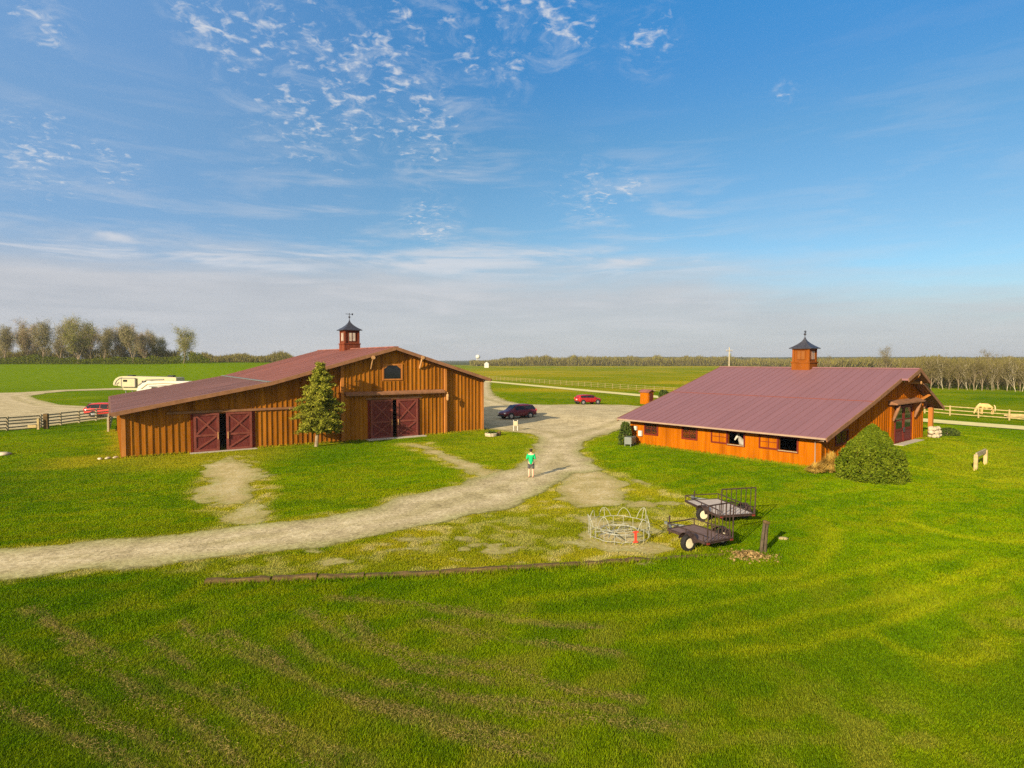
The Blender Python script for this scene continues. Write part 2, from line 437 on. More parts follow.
YELLOW_ROWS = [poly(p) for p in (
    [(512, 601), (600, 592), (647, 583), (740, 580), (792, 577), (818, 566), (832, 548), (836, 530)],
    [(512, 620), (600, 618), (677, 612), (760, 596), (840, 577), (900, 562), (960, 552)],
    [(640, 640), (752, 630), (822, 612), (892, 600), (960, 578), (1010, 560)],
    [(700, 655), (802, 647), (862, 630), (937, 606), (1024, 572), (1060, 560)],
    [(860, 630), (905, 652), (960, 664), (995, 655), (1000, 640)],
    [(900, 520), (950, 535), (1000, 542), (1060, 540)],
    [(930, 452), (975, 462), (1040, 470)], [(940, 432), (1030, 445)], [(905, 466), (990, 480), (1060, 486)])]

def barn_local(X, Y, which):
    o, a, b = (BARN_L, AL, BL) if which == 'L' else (BARN_R, AR, BR)
    return (X - o[0]) * a[0] + (Y - o[1]) * a[1], (X - o[0]) * b[0] + (Y - o[1]) * b[1]

ROADS = [DRIVE, LOT, PATH_C, PATH_L]
def ground_colour(X, Y):
    """natural colour of the turf itself (species, dryness, cut hay), no light in it"""
    P = np.stack([X, Y], 1)
    n1 = fbm(X, Y, 5, 21); n2 = fbm(X, Y, 1.4, 31); n3 = fbm(X, Y, 18, 41)
    G1 = np.array([.102, .176, .0008]); G2 = np.array([.162, .232, .001]); D = np.array([.33, .28, .012]); B = np.array([.29, .205, .06])
    DK = np.array([.060, .135, .0008])
    w = sst((n1 * .6 + n2 * .4 - .3) / .4)[:, None]
    c = G1 * (1 - w) + G2 * w
    n4 = fbm(X * .85 + Y * .5, (Y * .85 - X * .5) * 2.6, 2.2, 51, 3); n5 = fbm(X, Y, .55, 53, 2)
    m_ = (.50 * sst((n4 * .65 + n5 * .35 - .44) / .2))[:, None] * (Y < 130)[:, None]; c = c * (1 - m_) + np.array([.205, .215, .003]) * m_
    m_ = (.45 * sst((.47 - n4 * .4 - n5 * .6) / .16))[:, None] * (Y < 130)[:, None]; c = c * (1 - m_) + np.array([.055, .125, .001]) * m_
    w = (.55 * sst((.52 - n3) / .25))[:, None]; c = c * (1 - w) + DK * w
    dry = .22 * sst((n3 - .5) / .25); thin = np.zeros(len(X))
    near = Y < 130
    dd = np.full(len(X), 99.0)
    idx = np.where(near & (np.abs(X) < 90))[0]
    if len(idx):
        Q = P[idx]
        s = np.full(len(idx), 99.0)
        for R in (DRIVE, PATH_C, PATH_L): s = np.minimum(s, sdf(Q, R))
        dd[idx] = s
        z = sdf(Q, DRYZONE)
        k = .75 * sst((.8 - z + 1.2 * (n2[idx] - .5)) / 1.6) * (.55 + .6 * sst((n1[idx] - .3) / .4))
        k = np.maximum(k, .75 * sst((1.0 - s + 1.2 * (n2[idx] - .5)) / 1.4))
        thin[idx] = k
        lx, ly = barn_local(X[idx], Y[idx], 'L')
        bd = np.maximum(np.maximum(-lx, lx - 31.6), np.maximum(-ly, ly - 22))
        k = np.maximum(k, .8 * sst((1.5 - bd + 1.5 * (n2[idx] - .5)) / 1.5))
        k = np.maximum(k, .65 * sst((4.5 - np.hypot(lx + 2.0, ly + .5) + 2 * (n2[idx] - .5)) / 3))
        k = np.maximum(k, .65 * sst((7 - np.hypot((lx - 5) * .8, ly + 3) + 3 * (n1[idx] - .5)) / 5))
        lx, ly = barn_local(X[idx], Y[idx], 'R')
        bd = np.maximum(np.maximum(-lx, lx - 24), np.maximum(-ly, ly - 15.8))
        k = np.maximum(k, .55 * sst((1.0 - bd + 1.0 * (n2[idx] - .5)) / 1.0))
        yr = np.zeros(len(idx))
        for L in YELLOW_ROWS:
            wl = .26 * (1 + .03 * np.maximum(Q[:, 1] - 15, 0))
            yr = np.maximum(yr, .66 * np.exp(-((linedist(Q, L) + .45 * (n2[idx] - .5)) / wl) ** 2) * (.5 + .8 * n4[idx]))
        dry[idx] = np.maximum(dry[idx], k)
        c[idx] = c[idx] * (1 - yr[:, None]) + np.array([.25, .275, .004]) * yr[:, None]
    c = c * (1 - dry[:, None]) + D * dry[:, None]
    st_ = (np.clip(thin * 1.6 - .25, 0, 1) * sst((n5 * .6 + n2 * .4 - .50) / .14) * .75)[:, None]      # bleached straw where the turf is thin
    c = c * (1 - st_) + np.array([.46, .39, .15]) * st_
    ol = (.18 * sst((19.5 - Y) / 8) * (.4 + .8 * n3))[:, None]; c = c * (1 - ol) + np.array([.165, .165, .008]) * ol
    fg = np.where(Y < 30)[0]
    if len(fg):
        Q = P[fg]; k = np.zeros(len(fg))
        for L in BROWN_ROWS:
            k = np.maximum(k, .50 * np.exp(-((linedist(Q, L) + .40 * (n2[fg] - .5) + .35 * (n5[fg] - .5)) / .13) ** 2) * sst((n2[fg] * .5 + n5[fg] * .6 + .3 * n1[fg] - .36) / .3))
        k = np.maximum(k, .20 * sst((n5[fg] * .6 + n4[fg] * .5 - .54) / .14) * sst((n1[fg] - .33) / .3) * sst((19.5 - Y[fg]) / 4))
        c[fg] = c[fg] * (1 - k[:, None]) + B * k[:, None]
    # far pastures: left field even bright green, mid field straw streaks
    far = sst((Y - 128) / 14)
    left = sst((-X / np.maximum(Y, 1) - .03) / .12)
    st = fbm(X, Y * .8, 70, 61, 4); st2 = fbm(X * .9 + Y * .3, Y * 1.3, 16, 71, 3)
    dryf = sst((st * .6 + st2 * .4 - .36) / .26)[:, None]
    FM = np.array([.175, .21, .001]) * (1 - dryf) + np.array([.36, .28, .012]) * dryf
    e = (sst((st - .45) / .3) * .5)[:, None]
    FL = np.array([.130, .200, .001]) * (1 - e) + np.array([.145, .21, .001]) * e
    # woods edge strip by the right wood and hill cover far away
    F = FM * (1 - left[:, None]) + FL * left[:, None]
    rt = sst((X / np.maximum(Y, 1) - .5) / .12)[:, None]
    F = F * (1 - rt) + (np.array([.18, .225, .001])) * rt
    c = c * (1 - far[:, None]) + F * far[:, None]
    hill = sst((Y - 700) / 250)[:, None]
    c = c * (1 - hill) + (np.array([.075, .085, .035]) * (.75 + .5 * fbm(X, Y, 120, 81))[:, None]) * hill
    return np.clip(c, 0, 1)

def gravel_cover(X, Y):
    P = np.stack([X, Y], 1); s = np.full(len(X), 99.0)
    for R in (DRIVE, LOT): s = np.minimum(s, sdf(P, R))
    s = np.maximum(s, -sdf(P, ISLAND))
    return s + 1.1 * (fbm(X, Y, 1.8, 111, 3) - .5)
def bare_cover(X, Y):
    P = np.stack([X, Y], 1); s = np.full(len(X), 99.0)
    for R in [PATH_C, PATH_L, BARE_J, BARE_K] + SPOTS: s = np.minimum(s, sdf(P, R))
    return s + 3.0 * (fbm(X, Y, 1.5, 121, 4) - .44)

# ------------------------------------------------------------------ ground sheet
def turf_mat():
    m, nt, b = new_mat('turf')
    at_ = N(nt, 'ShaderNodeAttribute', attribute_name='tint')
    geo = N(nt, 'ShaderNodeNewGeometry')
    n1 = N(nt, 'ShaderNodeTexNoise'); n1.inputs['Scale'].default_value = 9; n1.inputs['Detail'].default_value = 6; n1.inputs['Roughness'].default_value = .75
    n2 = N(nt, 'ShaderNodeTexNoise'); n2.inputs['Scale'].default_value = .55; n2.inputs['Detail'].default_value = 6; n2.inputs['Roughness'].default_value = .7
    for n in (n1, n2): nt.links.new(geo.outputs['Position'], n.inputs['Vector'])
    mx = N(nt, 'ShaderNodeMix', data_type='RGBA', blend_type='MULTIPLY'); mx.inputs[0].default_value = 1
    nt.links.new(at_.outputs['Color'], mx.inputs[6]); nt.links.new(ramp(nt, n1.outputs[0], [(.32, (.55, .62, .6)), (.68, (1.35, 1.3, 1.3))]), mx.inputs[7])
    my = N(nt, 'ShaderNodeMix', data_type='RGBA', blend_type='MULTIPLY'); my.inputs[0].default_value = 1
    nt.links.new(mx.outputs[2], my.inputs[6]); nt.links.new(ramp(nt, n2.outputs[0], [(.3, (.72, .84, .8)), (.7, (1.28, 1.16, 1.2))]), my.inputs[7])
    nt.links.new(my.outputs[2], b.inputs['Base Color']); b.inputs['Roughness'].default_value = 1; b.inputs['Specular IOR Level'].default_value = 0
    bp = N(nt, 'ShaderNodeBump'); bp.inputs['Strength'].default_value = .8; bp.inputs['Distance'].default_value = .12
    nt.links.new(n1.outputs[0], bp.inputs['Height']); nt.links.new(bp.outputs[0], b.inputs['Normal'])
    return m

def growth(a, step, ratio, end):
    r = [a]
    while r[-1] < end: r.append(r[-1] + step); step *= ratio
    return r[1:]
xs = list(np.arange(-48, 48.01, .3)); gx = growth(48, .3, 1.06, 6500)
xs = [-g for g in gx[::-1]] + xs + gx
ys = list(np.arange(-80, 9, 4.0)) + list(np.arange(9, 46, .3)); ys = ys + growth(ys[-1], .3, 1.03, 7000)
xs = np.array(xs); ys = np.array(ys)
GX, GY = np.meshgrid(xs, ys); GX = GX.ravel(); GY = GY.ravel()
nx, ny = len(xs), len(ys)
V = np.stack([GX, GY, height(GX, GY)], 1)
i = (np.arange(ny - 1)[:, None] * nx + np.arange(nx - 1)[None, :]).ravel()
idx = np.stack([i, i + 1, i + nx + 1, i + nx], 1).ravel()
M['turf'] = turf_mat()
g = mesh_np('ground', V, 4, idx, M['turf'], colors=ground_colour(GX, GY), smooth=True); tag(g, kind='structure')

# ------------------------------------------------------------------ gravel drive, lot and bare earth: sheets with ragged cover
def sheet_mat(name, stops, amp=1.0, thr=0.0, soft=.35, esc=1.1):
    m, nt, b = new_mat(name)
    geo = N(nt, 'ShaderNodeNewGeometry')
    def nz(s, d, r=.7):
        n = N(nt, 'ShaderNodeTexNoise'); n.inputs['Scale'].default_value = s; n.inputs['Detail'].default_value = d; n.inputs['Roughness'].default_value = r
        nt.links.new(geo.outputs['Position'], n.inputs['Vector']); return n.outputs[0]
    big = nz(.5, 6); fine0 = nz(9, 6, .9)
    vo = N(nt, 'ShaderNodeTexVoronoi'); vo.inputs['Scale'].default_value = 9; nt.links.new(geo.outputs['Position'], vo.inputs['Vector'])
    fm = N(nt, 'ShaderNodeMath', operation='MULTIPLY_ADD'); fm.inputs[1].default_value = .45; nt.links.new(vo.outputs['Color'], fm.inputs[0])
    f2 = N(nt, 'ShaderNodeMath', operation='MULTIPLY'); f2.inputs[1].default_value = .55; nt.links.new(fine0, f2.inputs[0]); nt.links.new(f2.outputs[0], fm.inputs[2]); fine = fm.outputs[0]
    a = N(nt, 'ShaderNodeMath', operation='MULTIPLY_ADD'); a.inputs[1].default_value = .5
    h = N(nt, 'ShaderNodeMath', operation='MULTIPLY'); h.inputs[1].default_value = .5
    nt.links.new(big, a.inputs[0]); nt.links.new(fine, h.inputs[0]); nt.links.new(h.outputs[0], a.inputs[2])
    cv = N(nt, 'ShaderNodeAttribute', attribute_name='cover')
    wob = N(nt, 'ShaderNodeMath', operation='MULTIPLY_ADD'); wob.inputs[1].default_value = 1.2; nt.links.new(big, wob.inputs[0]); nt.links.new(cv.outputs['Fac'], wob.inputs[2])
    rt_ = N(nt, 'ShaderNodeMapRange'); rt_.inputs['From Min'].default_value = -4.4; rt_.inputs['From Max'].default_value = .6; nt.links.new(wob.outputs[0], rt_.inputs['Value'])
    mu = N(nt, 'ShaderNodeMix', data_type='RGBA', blend_type='MULTIPLY'); mu.inputs[0].default_value = 1
    nt.links.new(ramp(nt, a.outputs[0], stops), mu.inputs[6])
    nt.links.new(ramp(nt, rt_.outputs[0], [(.0, (1, 1, 1)), (.30, (1.1, 1.1, 1.12)), (.42, (.86, .86, .80)), (.55, (.92, .93, .84)), (.70, (1.1, 1.1, 1.12)), (.82, (.95, .96, .9)), (1, (.72, .80, .55))]), mu.inputs[7])
    nt.links.new(mu.outputs[2], b.inputs['Base Color'])
    b.inputs['Roughness'].default_value = 1; b.inputs['Specular IOR Level'].default_value = 0
    bp = N(nt, 'ShaderNodeBump'); bp.inputs['Strength'].default_value = .6; bp.inputs['Distance'].default_value = .05
    nt.links.new(fine, bp.inputs['Height']); nt.links.new(bp.outputs[0], b.inputs['Normal'])
    cov = N(nt, 'ShaderNodeAttribute', attribute_name='cover')       # signed distance to the edge of the gravel, metres
    e1 = nz(esc, 6, .8)
    s1 = N(nt, 'ShaderNodeMath', operation='MULTIPLY_ADD'); s1.inputs[1].default_value = 2.6 * amp; s1.inputs[2].default_value = -1.3 * amp + thr
    nt.links.new(e1, s1.inputs[0])
    s2 = N(nt, 'ShaderNodeMath', operation='ADD'); nt.links.new(s1.outputs[0], s2.inputs[0]); nt.links.new(cov.outputs['Fac'], s2.inputs[1])
    mr = N(nt, 'ShaderNodeMapRange'); mr.inputs['From Min'].default_value = -soft; mr.inputs['From Max'].default_value = soft
    mr.inputs['To Min'].default_value = 1; mr.inputs['To Max'].default_value = 0
    nt.links.new(s2.outputs[0], mr.inputs['Value'])
    tr = N(nt, 'ShaderNodeBsdfTransparent'); ms = N(nt, 'ShaderNodeMixShader')
    nt.links.new(mr.outputs[0], ms.inputs[0]); nt.links.new(tr.outputs[0], ms.inputs[1]); nt.links.new(b.outputs[0], ms.inputs[2])
    nt.links.new(ms.outputs[0], nt.nodes['Material Output'].inputs[0])
    return m

def cover_sheet(name, fn, x0, x1, y0, y1, step, m, lift, margin):
    ax = np.arange(x0, x1, step); ay = np.arange(y0, y1, step)
    X, Y = np.meshgrid(ax, ay); X = X.ravel(); Y = Y.ravel()
    s = fn(X, Y); n = len(ax)
    i = (np.arange(len(ay) - 1)[:, None] * n + np.arange(n - 1)[None, :]).ravel()
    q = np.stack([i, i + 1, i + n + 1, i + n], 1)
    q = q[(s[q].min(1) < margin)]
    used = np.unique(q); remap = np.full(len(X), -1); remap[used] = np.arange(len(used))
    V = np.stack([X, Y, height(X, Y) + lift], 1)[used]
    o = mesh_np(name, V, 4, remap[q].ravel(), m, smooth=True)
    a = o.data.attributes.new('cover', 'FLOAT', 'POINT'); a.data.foreach_set('value', s[used].astype(np.float32))
    return o
GRAV = [(.36, (.29, .235, .125)), (.5, (.46, .375, .205)), (.64, (.61, .515, .305))]
M['gravel'] = sheet_mat('gravel', GRAV, .35, .0, .15, 3)
M['bare'] = sheet_mat('bare_gravelly_earth', [(.3, (.34, .26, .11)), (.5, (.44, .35, .15)), (.7, (.60, .51, .32))], .45, .0, .12, 4)
o = cover_sheet('gravel_drive', lambda X, Y: sdf(np.stack([X, Y], 1), DRIVE) + 1.1 * (fbm(X, Y, 1.8, 111, 3) - .5), -40, 46, 17, 225, .35, M['gravel'], .03, .5); tag(o, kind='structure')
o = cover_sheet('gravel_parking_lot', lambda X, Y: np.maximum(sdf(np.stack([X, Y], 1), LOT), -sdf(np.stack([X, Y], 1), ISLAND)), -150, -40, 52, 175, .7, M['gravel'], .05, .9); tag(o, kind='structure')
o = cover_sheet('bare_ground', bare_cover, -24, 22, 20, 54, .18, M['bare'], .015, .4); tag(o, kind='structure')

# the paved lane that runs past both barns
def strip(name, pts, w, lift, m):
    vs = []; fs = []
    P = [np.array(p) for p in pts]; Q = []
    for a, b in zip(P[:-1], P[1:]):
        k = max(2, int(np.linalg.norm(b - a) / 3)); Q += [a + (b - a) * t / k for t in range(k)]
    Q.append(P[-1])
    for k, p in enumerate(Q):
        d = Q[min(k + 1, len(Q) - 1)] - Q[max(k - 1, 0)]; d = d / np.linalg.norm(d); nn = np.array([-d[1], d[0]])
        for s in (-1, 1):
            q = p + nn * s * w / 2; vs.append((q[0], q[1], hz(*q) + lift))
    for k in range(len(Q) - 1): fs.append((2 * k, 2 * k + 2, 2 * k + 3, 2 * k + 1))
    b = MB(); b.add(vs, fs); return b.build(name, m, fix=False)
M['lane'] = mat('pale_lane_surface', (.62, .54, .22), 1, 0, .15, .8)
o = strip('farm_lane', ROAD_PTS, 4.4, .06, M['lane'])
for p in o.data.polygons: pass
tag(o, kind='structure')

# ------------------------------------------------------------------ turf blades
def grass():
    m, nt, b = new_mat('grass_blade')
    a = N(nt, 'ShaderNodeAttribute', attribute_name='tint')
    nt.links.new(a.outputs['Color'], b.inputs['Base Color']); b.inputs['Roughness'].default_value = .9; b.inputs['Specular IOR Level'].default_value = .02
    tr = N(nt, 'ShaderNodeBsdfTranslucent'); nt.links.new(a.outputs['Color'], tr.inputs[0])
    ms = N(nt, 'ShaderNodeMixShader'); ms.inputs[0].default_value = .3
    nt.links.new(b.outputs[0], ms.inputs[1]); nt.links.new(tr.outputs[0], ms.inputs[2]); nt.links.new(ms.outputs[0], nt.nodes['Material Output'].inputs[0])
    X = []; Y = []
    for y0, y1, dens in ((7, 10, 1800), (10, 14, 2300), (14, 19, 1500), (19, 26, 850), (26, 36, 420), (36, 50, 180), (50, 66, 80)):
        half = 1.18 * y1 + 6
        n = int(2 * half * (y1 - y0) * dens)
        x = RNG.uniform(-half, half, n); y = RNG.uniform(y0, y1, n)
        k = (np.abs(x) < .92 * y + 1) | ((np.abs(x) < 1.15 * y + 5) & (RNG.random(n) < .75)); X.append(x[k]); Y.append(y[k])
    X = np.concatenate(X); Y = np.concatenate(Y)
    st = .12; gx_ = np.arange(-86, 86, st); gy_ = np.arange(6.5, 67, st); LX, LY = np.meshgrid(gx_, gy_); LX = LX.ravel(); LY = LY.ravel()
    vis = np.abs(LX) < 1.18 * LY + 7; TC = np.zeros((len(LX), 3)); TG = np.full(len(LX), 9.0); TB = np.full(len(LX), 9.0)
    TC[vis] = ground_colour(LX[vis], LY[vis]); TG[vis] = gravel_cover(LX[vis], LY[vis]); nb = vis & (LX > -26) & (LX < 24) & (LY < 56); TB[nb] = bare_cover(LX[nb], LY[nb])
    look = lambda x, y: (np.clip(((y - 6.5) / st + .5).astype(int), 0, len(gy_) - 1) * len(gx_) + np.clip(((x + 86) / st + .5).astype(int), 0, len(gx_) - 1))
    li = look(X, Y); gc = TG[li]; bc = TB[li]
    keep = (gc > -.12 + .2 * RNG.random(len(X))) & ((bc > -.10 + .18 * RNG.random(len(X))) | ((RNG.random(len(X)) < .10) & (bc > -.6)))
    lx, ly = barn_local(X, Y, 'L'); keep &= ~((lx > -.1) & (lx < 31.8) & (ly > -.1) & (ly < 22))
    lx, ly = barn_local(X, Y, 'R'); keep &= ~((lx > -.1) & (lx < 24) & (ly > -.1) & (ly < 16))
    keep &= linedist(np.stack([X, Y], 1), ROAD_PTS) > 2.3
    X = X[keep]; Y = Y[keep]
    tx = []; ty = []
    def along(P, n, w):
        for a, b in zip(P[:-1], P[1:]):
            a = np.array(a[:2]); b = np.array(b[:2]); k = int(n * np.linalg.norm(b - a)); u = RNG.random(k); q = a + (b - a) * u[:, None] + RNG.normal(0, w, (k, 2)); tx.append(q[:, 0]); ty.append(q[:, 1])
    TPW = [np.array(tuple(at(*q))[:2]) for q in ((203, 584.5), (318, 580), (440, 575), (560, 567), (646, 561), (730, 555))]
    along([q + np.array([0, -.16]) for q in TPW], 150, .07); along([q + np.array([0, .16]) for q in TPW], 60, .07)
    along([np.array(Lw(x, y))[:2] for x, y in ((-.2, -.18), (4.3, -.18))], 70, .08); along([np.array(Lw(x, y))[:2] for x, y in ((9.3, -.18), (18.3, -.5))], 60, .12); along([np.array(Lw(x, y))[:2] for x, y in ((24.2, -.5), (31.2, -.2))], 60, .1)
    along([np.array(Rw(x, y))[:2] for x, y in ((-.22, 0), (-.22, 15.6))], 60, .08)
    for q_, r_, k in ((at(763.5, 553), .28, 160), (at(697, 545), .8, 350), (at(722, 520), .9, 350), (at(621.5, 537), 1.15, 500), (at(783, 540), .3, 80), (at(975.6, 470.5), .2, 60), (at(985.3, 464.6), .2, 60)):
        a_ = RNG.random(k) * 2 * PI; rr = r_ * (.8 + .3 * RNG.random(k)); tx.append(q_.x + rr * np.cos(a_)); ty.append(q_.y + rr * np.sin(a_))
    tx = np.concatenate(tx); ty = np.concatenate(ty); nt_ = len(tx)
    X = np.concatenate([X, tx]); Y = np.concatenate([Y, ty])
    n = len(X); C = TC[look(X, Y)]
    clump = fbm(X, Y, .5, 95, 2)
    brown = (C[:, 0] > C[:, 1] * 1.02)
    d = np.sqrt(X * X + Y * Y)
    H = (.022 + .040 * clump + .022 * RNG.random(n)) * (1 + .002 * (d - 12)) * np.clip(1.25 - d / 90, .5, 1); H *= np.where(brown, .8, 1); H[-nt_:] = .09 + .13 * RNG.random(nt_)
    W = (.0035 + .003 * RNG.random(n)) * np.maximum(1, d / 13) * 1.5
    Z = height(X, Y) + .0
    th = RNG.uniform(0, 2 * PI, n); lean = RNG.uniform(.2, .9, n) * H; la = RNG.uniform(0, 2 * PI, n)
    P = np.stack([X, Y, Z], 1); e = np.stack([np.cos(th) * W, np.sin(th) * W, np.zeros(n)], 1)
    tip = P + np.stack([np.cos(la) * lean, np.sin(la) * lean, H], 1)
    VV = np.stack([P - e, P + e, tip], 1).reshape(-1, 3)
    k_ = np.clip(1.3 - d / 45, .35, 1)
    C = C * np.array([1.04, 1.10, 1.1]) * (1.05 + k_ * (.62 * RNG.random(n) - .31))[:, None] * np.stack([.92 + .25 * RNG.random(n), np.ones(n), np.ones(n)], 1)
    SX = []; SY = []; SD = []
    for L in BROWN_ROWS:
        for a, b in zip(L[:-1], L[1:]):
            ln = np.linalg.norm(b - a); k = int(ln * 230); u = RNG.random(k); q = a + (b - a) * u[:, None] + RNG.normal(0, .10, (k, 2))
            wv = fbm(q[:, 0], q[:, 1], 1.1, 77, 2); ok = (wv > .26 + .30 * RNG.random(k)) & (q[:, 1] > 9)
            off = (fbm(q[:, 0], q[:, 1], 2.0, 78, 2) - .5) * .5; q = q + off[:, None]
            SX.append(q[ok, 0]); SY.append(q[ok, 1])
    SX = np.concatenate(SX); SY = np.concatenate(SY); k = len(SX)
    th = RNG.uniform(0, 2 * PI, k); ln = .035 + .06 * RNG.random(k); zz = height(SX, SY) + .02 + .055 * RNG.random(k)
    Pq = np.stack([SX, SY, zz], 1); dq = np.stack([np.cos(th) * ln, np.sin(th) * ln, .02 * RNG.normal(size=k)], 1); eq = np.stack([-np.sin(th), np.cos(th), .6 + 0 * th], 1) * .0045
    VS = np.stack([Pq - eq, Pq + eq, Pq + dq], 1).reshape(-1, 3)
    CS = np.array([.26, .20, .06]) * (.55 + .9 * RNG.random(k))[:, None]
    VV = np.vstack([VV, VS]); C = np.vstack([C, CS]); n = len(C)
    o = mesh_np('grass', VV, 3, np.arange(3 * n), m, colors=np.repeat(np.clip(C, 0, 1), 3, 0))
    tag(o, 'short mown grass with yellowed and brown cut rows', 'grass', kind='stuff')
grass()

# ------------------------------------------------------------------ barns
def zprof(prof, x):
    for (x0, z0), (x1, z1) in zip(prof[:-1], prof[1:]):
        if x0 <= x <= x1: return z0 + (z1 - z0) * (x - x0) / (x1 - x0)
    return prof[0][1] if x < prof[0][0] else prof[-1][1]

def wall_x(b, prof, x0, x1, y0, y1, holes=(), drop=.22, base=-.3):
    """gable wall along x between y0 and y1, top under the roof profile, with rectangular holes (xa, xb, za, zb)"""
    cuts = sorted({x0, x1} | {p[0] for p in prof if x0 < p[0] < x1} | {h[k] for h in holes for k in (0, 1) if x0 < h[k] < x1})
    for xa, xb in zip(cuts[:-1], cuts[1:]):
        mid = (xa + xb) / 2; segs = [(base, None)]
        hs = sorted([h for h in holes if h[0] < mid < h[1]], key=lambda h: h[2])
        z = base
        for h in hs:
            b.prism([(xa, z), (xb, z), (xb, h[2]), (xa, h[2])], 'y', y0, y1); z = h[3]
        b.prism([(xa, z), (xb, z), (xb, zprof(prof, xb) - drop), (xa, zprof(prof, xa) - drop)], 'y', y0, y1)

def battens_x(b, prof, x0, x1, y, pitch, w, d, holes=(), drop=.26, z0=-.1, side=-1, zmax=None):
    n = max(1, int(round((x1 - x0) / pitch)))
    for k in range(n + 1):
        x = x0 + (x1 - x0) * k / n + random.uniform(-.02, .02)
        x = min(max(x, x0 + w / 2), x1 - w / 2)
        top = min(zprof(prof, x - w / 2), zprof(prof, x + w / 2)) - drop
        if zmax is not None: top = min(top, zmax)
        segs = []; z = z0
        for h in sorted([h for h in holes if h[0] - w < x < h[1] + w], key=lambda h: h[2]):
            segs.append((z, h[2])); z = h[3]
        segs.append((z, top))
        for a, c in segs:
            if c - a > .1: b.bx(x - w / 2, x + w / 2, y + side * .001, y + side * d, a, c)

def roof_slab(prof, y0, y1, th, seam, ribs=True):
    b = MB()
    for (xa, za), (xb, zb) in zip(prof[:-1], prof[1:]):
        b.prism([(xa, za - th), (xb, zb - th), (xb, zb), (xa, za)], 'y', y0, y1)
        if ribs:
            n = int((y1 - y0) / seam); L = math.hypot(xb - xa, zb - za); ux, uz = (xb - xa) / L, (zb - za) / L
            for k in range(1, n):
                y = y0 + (y1 - y0) * k / n
                p0 = Vector((xa + ux * .03, y, za + uz * .03 + .012)); p1 = Vector((xb - ux * .03, y, zb - uz * .03 + .012))
                b.bar(p0, p1, .03, .018)
    return b

def door_leaf(parent, x0, x1, y, z0, z1, flip, upper='x', lower='d', handle=True):
    b = MB(); b.bx(x0, x1, y - .06, y, z0, z1)
    d = b.build('door', M['door_red'], parent)
    f = MB(); yy = y - .085; w = .17; mz = z0 + (z1 - z0) * .42
    def rail(xa, za, xb, zb, ww=w, dy=0):
        p0 = Vector((xa, yy - dy, za)); p1 = Vector((xb, yy - dy, zb)); f.bar(p0, p1, .05, ww)
    f.bx(x0, x0 + w, yy - .025, yy + .024, z0, z1); f.bx(x1 - w, x1, yy - .025, yy + .024, z0, z1)
    for zz in (z0, mz - w / 2, z1 - w): f.bx(x0 + w, x1 - w, yy - .025, yy + .024, zz, zz + w)
    a, c = x0 + w, x1 - w
    def diag(za, zb, up):
        if up: rail(a + .03, za + .03, c - .03, zb - .03, .13, .004)
        else: rail(a + .03, zb - .03, c - .03, za + .03, .13, -.004)
    lo = (z0 + w, mz - w / 2); hi = (mz + w / 2, z1 - w)
    diag(*hi, True); diag(*hi, False)
    diag(*lo, True)
    if lower == 'x': diag(*lo, False)
    f.build('brace_frame', M['brace_red'], d)
    if handle:
        h = MB(); hx = (x1 - .1) if not flip else (x0 + .1)
        h.bx(hx - .03, hx + .03, yy - .1, yy - .03, mz - .35, mz + .2); h.build('handle', M['log'], d)
    return d

def window(parent, axis, a0, a1, z0, z1, pos, out, frame, pane, fw=.12, mull=(1, 1), arch=False):
    """framed window as a part; the frame is the part, pane and muntins below it. axis 'x': wall runs along x at y=pos; 'y': along y at x=pos. out=-1 outwards to minus"""
    f = MB(); p = MB()
    def B(b, u0, u1, d0, d1, za, zb):
        lo, hi = sorted((pos + out * d0, pos + out * d1))
        if axis == 'x': b.bx(u0, u1, lo, hi, za, zb)
        else: b.bx(lo, hi, u0, u1, za, zb)
    B(f, a0 - fw, a0, -.04, .07, z0 - fw, z1 + fw); B(f, a1, a1 + fw, -.04, .07, z0 - fw, z1 + fw)
    B(f, a0, a1, -.04, .068, z0 - fw, z0); B(f, a0, a1, -.04, .068, z1, z1 + fw)
    fo = f.build('window', frame, parent)
    if pane:
        B(p, a0, a1, -.03, .0, z0, z1); p.build('pane', pane, fo)
    if mull[0] + mull[1] > 0:
        g_ = MB()
        for k in range(mull[0]):
            x = a0 + (a1 - a0) * (k + 1) / (mull[0] + 1); B(g_, x - .018, x + .018, .001, .03, z0, z1)
        for k in range(mull[1]):
            z = z0 + (z1 - z0) * (k + 1) / (mull[1] + 1); B(g_, a0, a1, .002, .026, z - .018, z + .018)
        g_.build('muntin', frame, fo)
    return fo

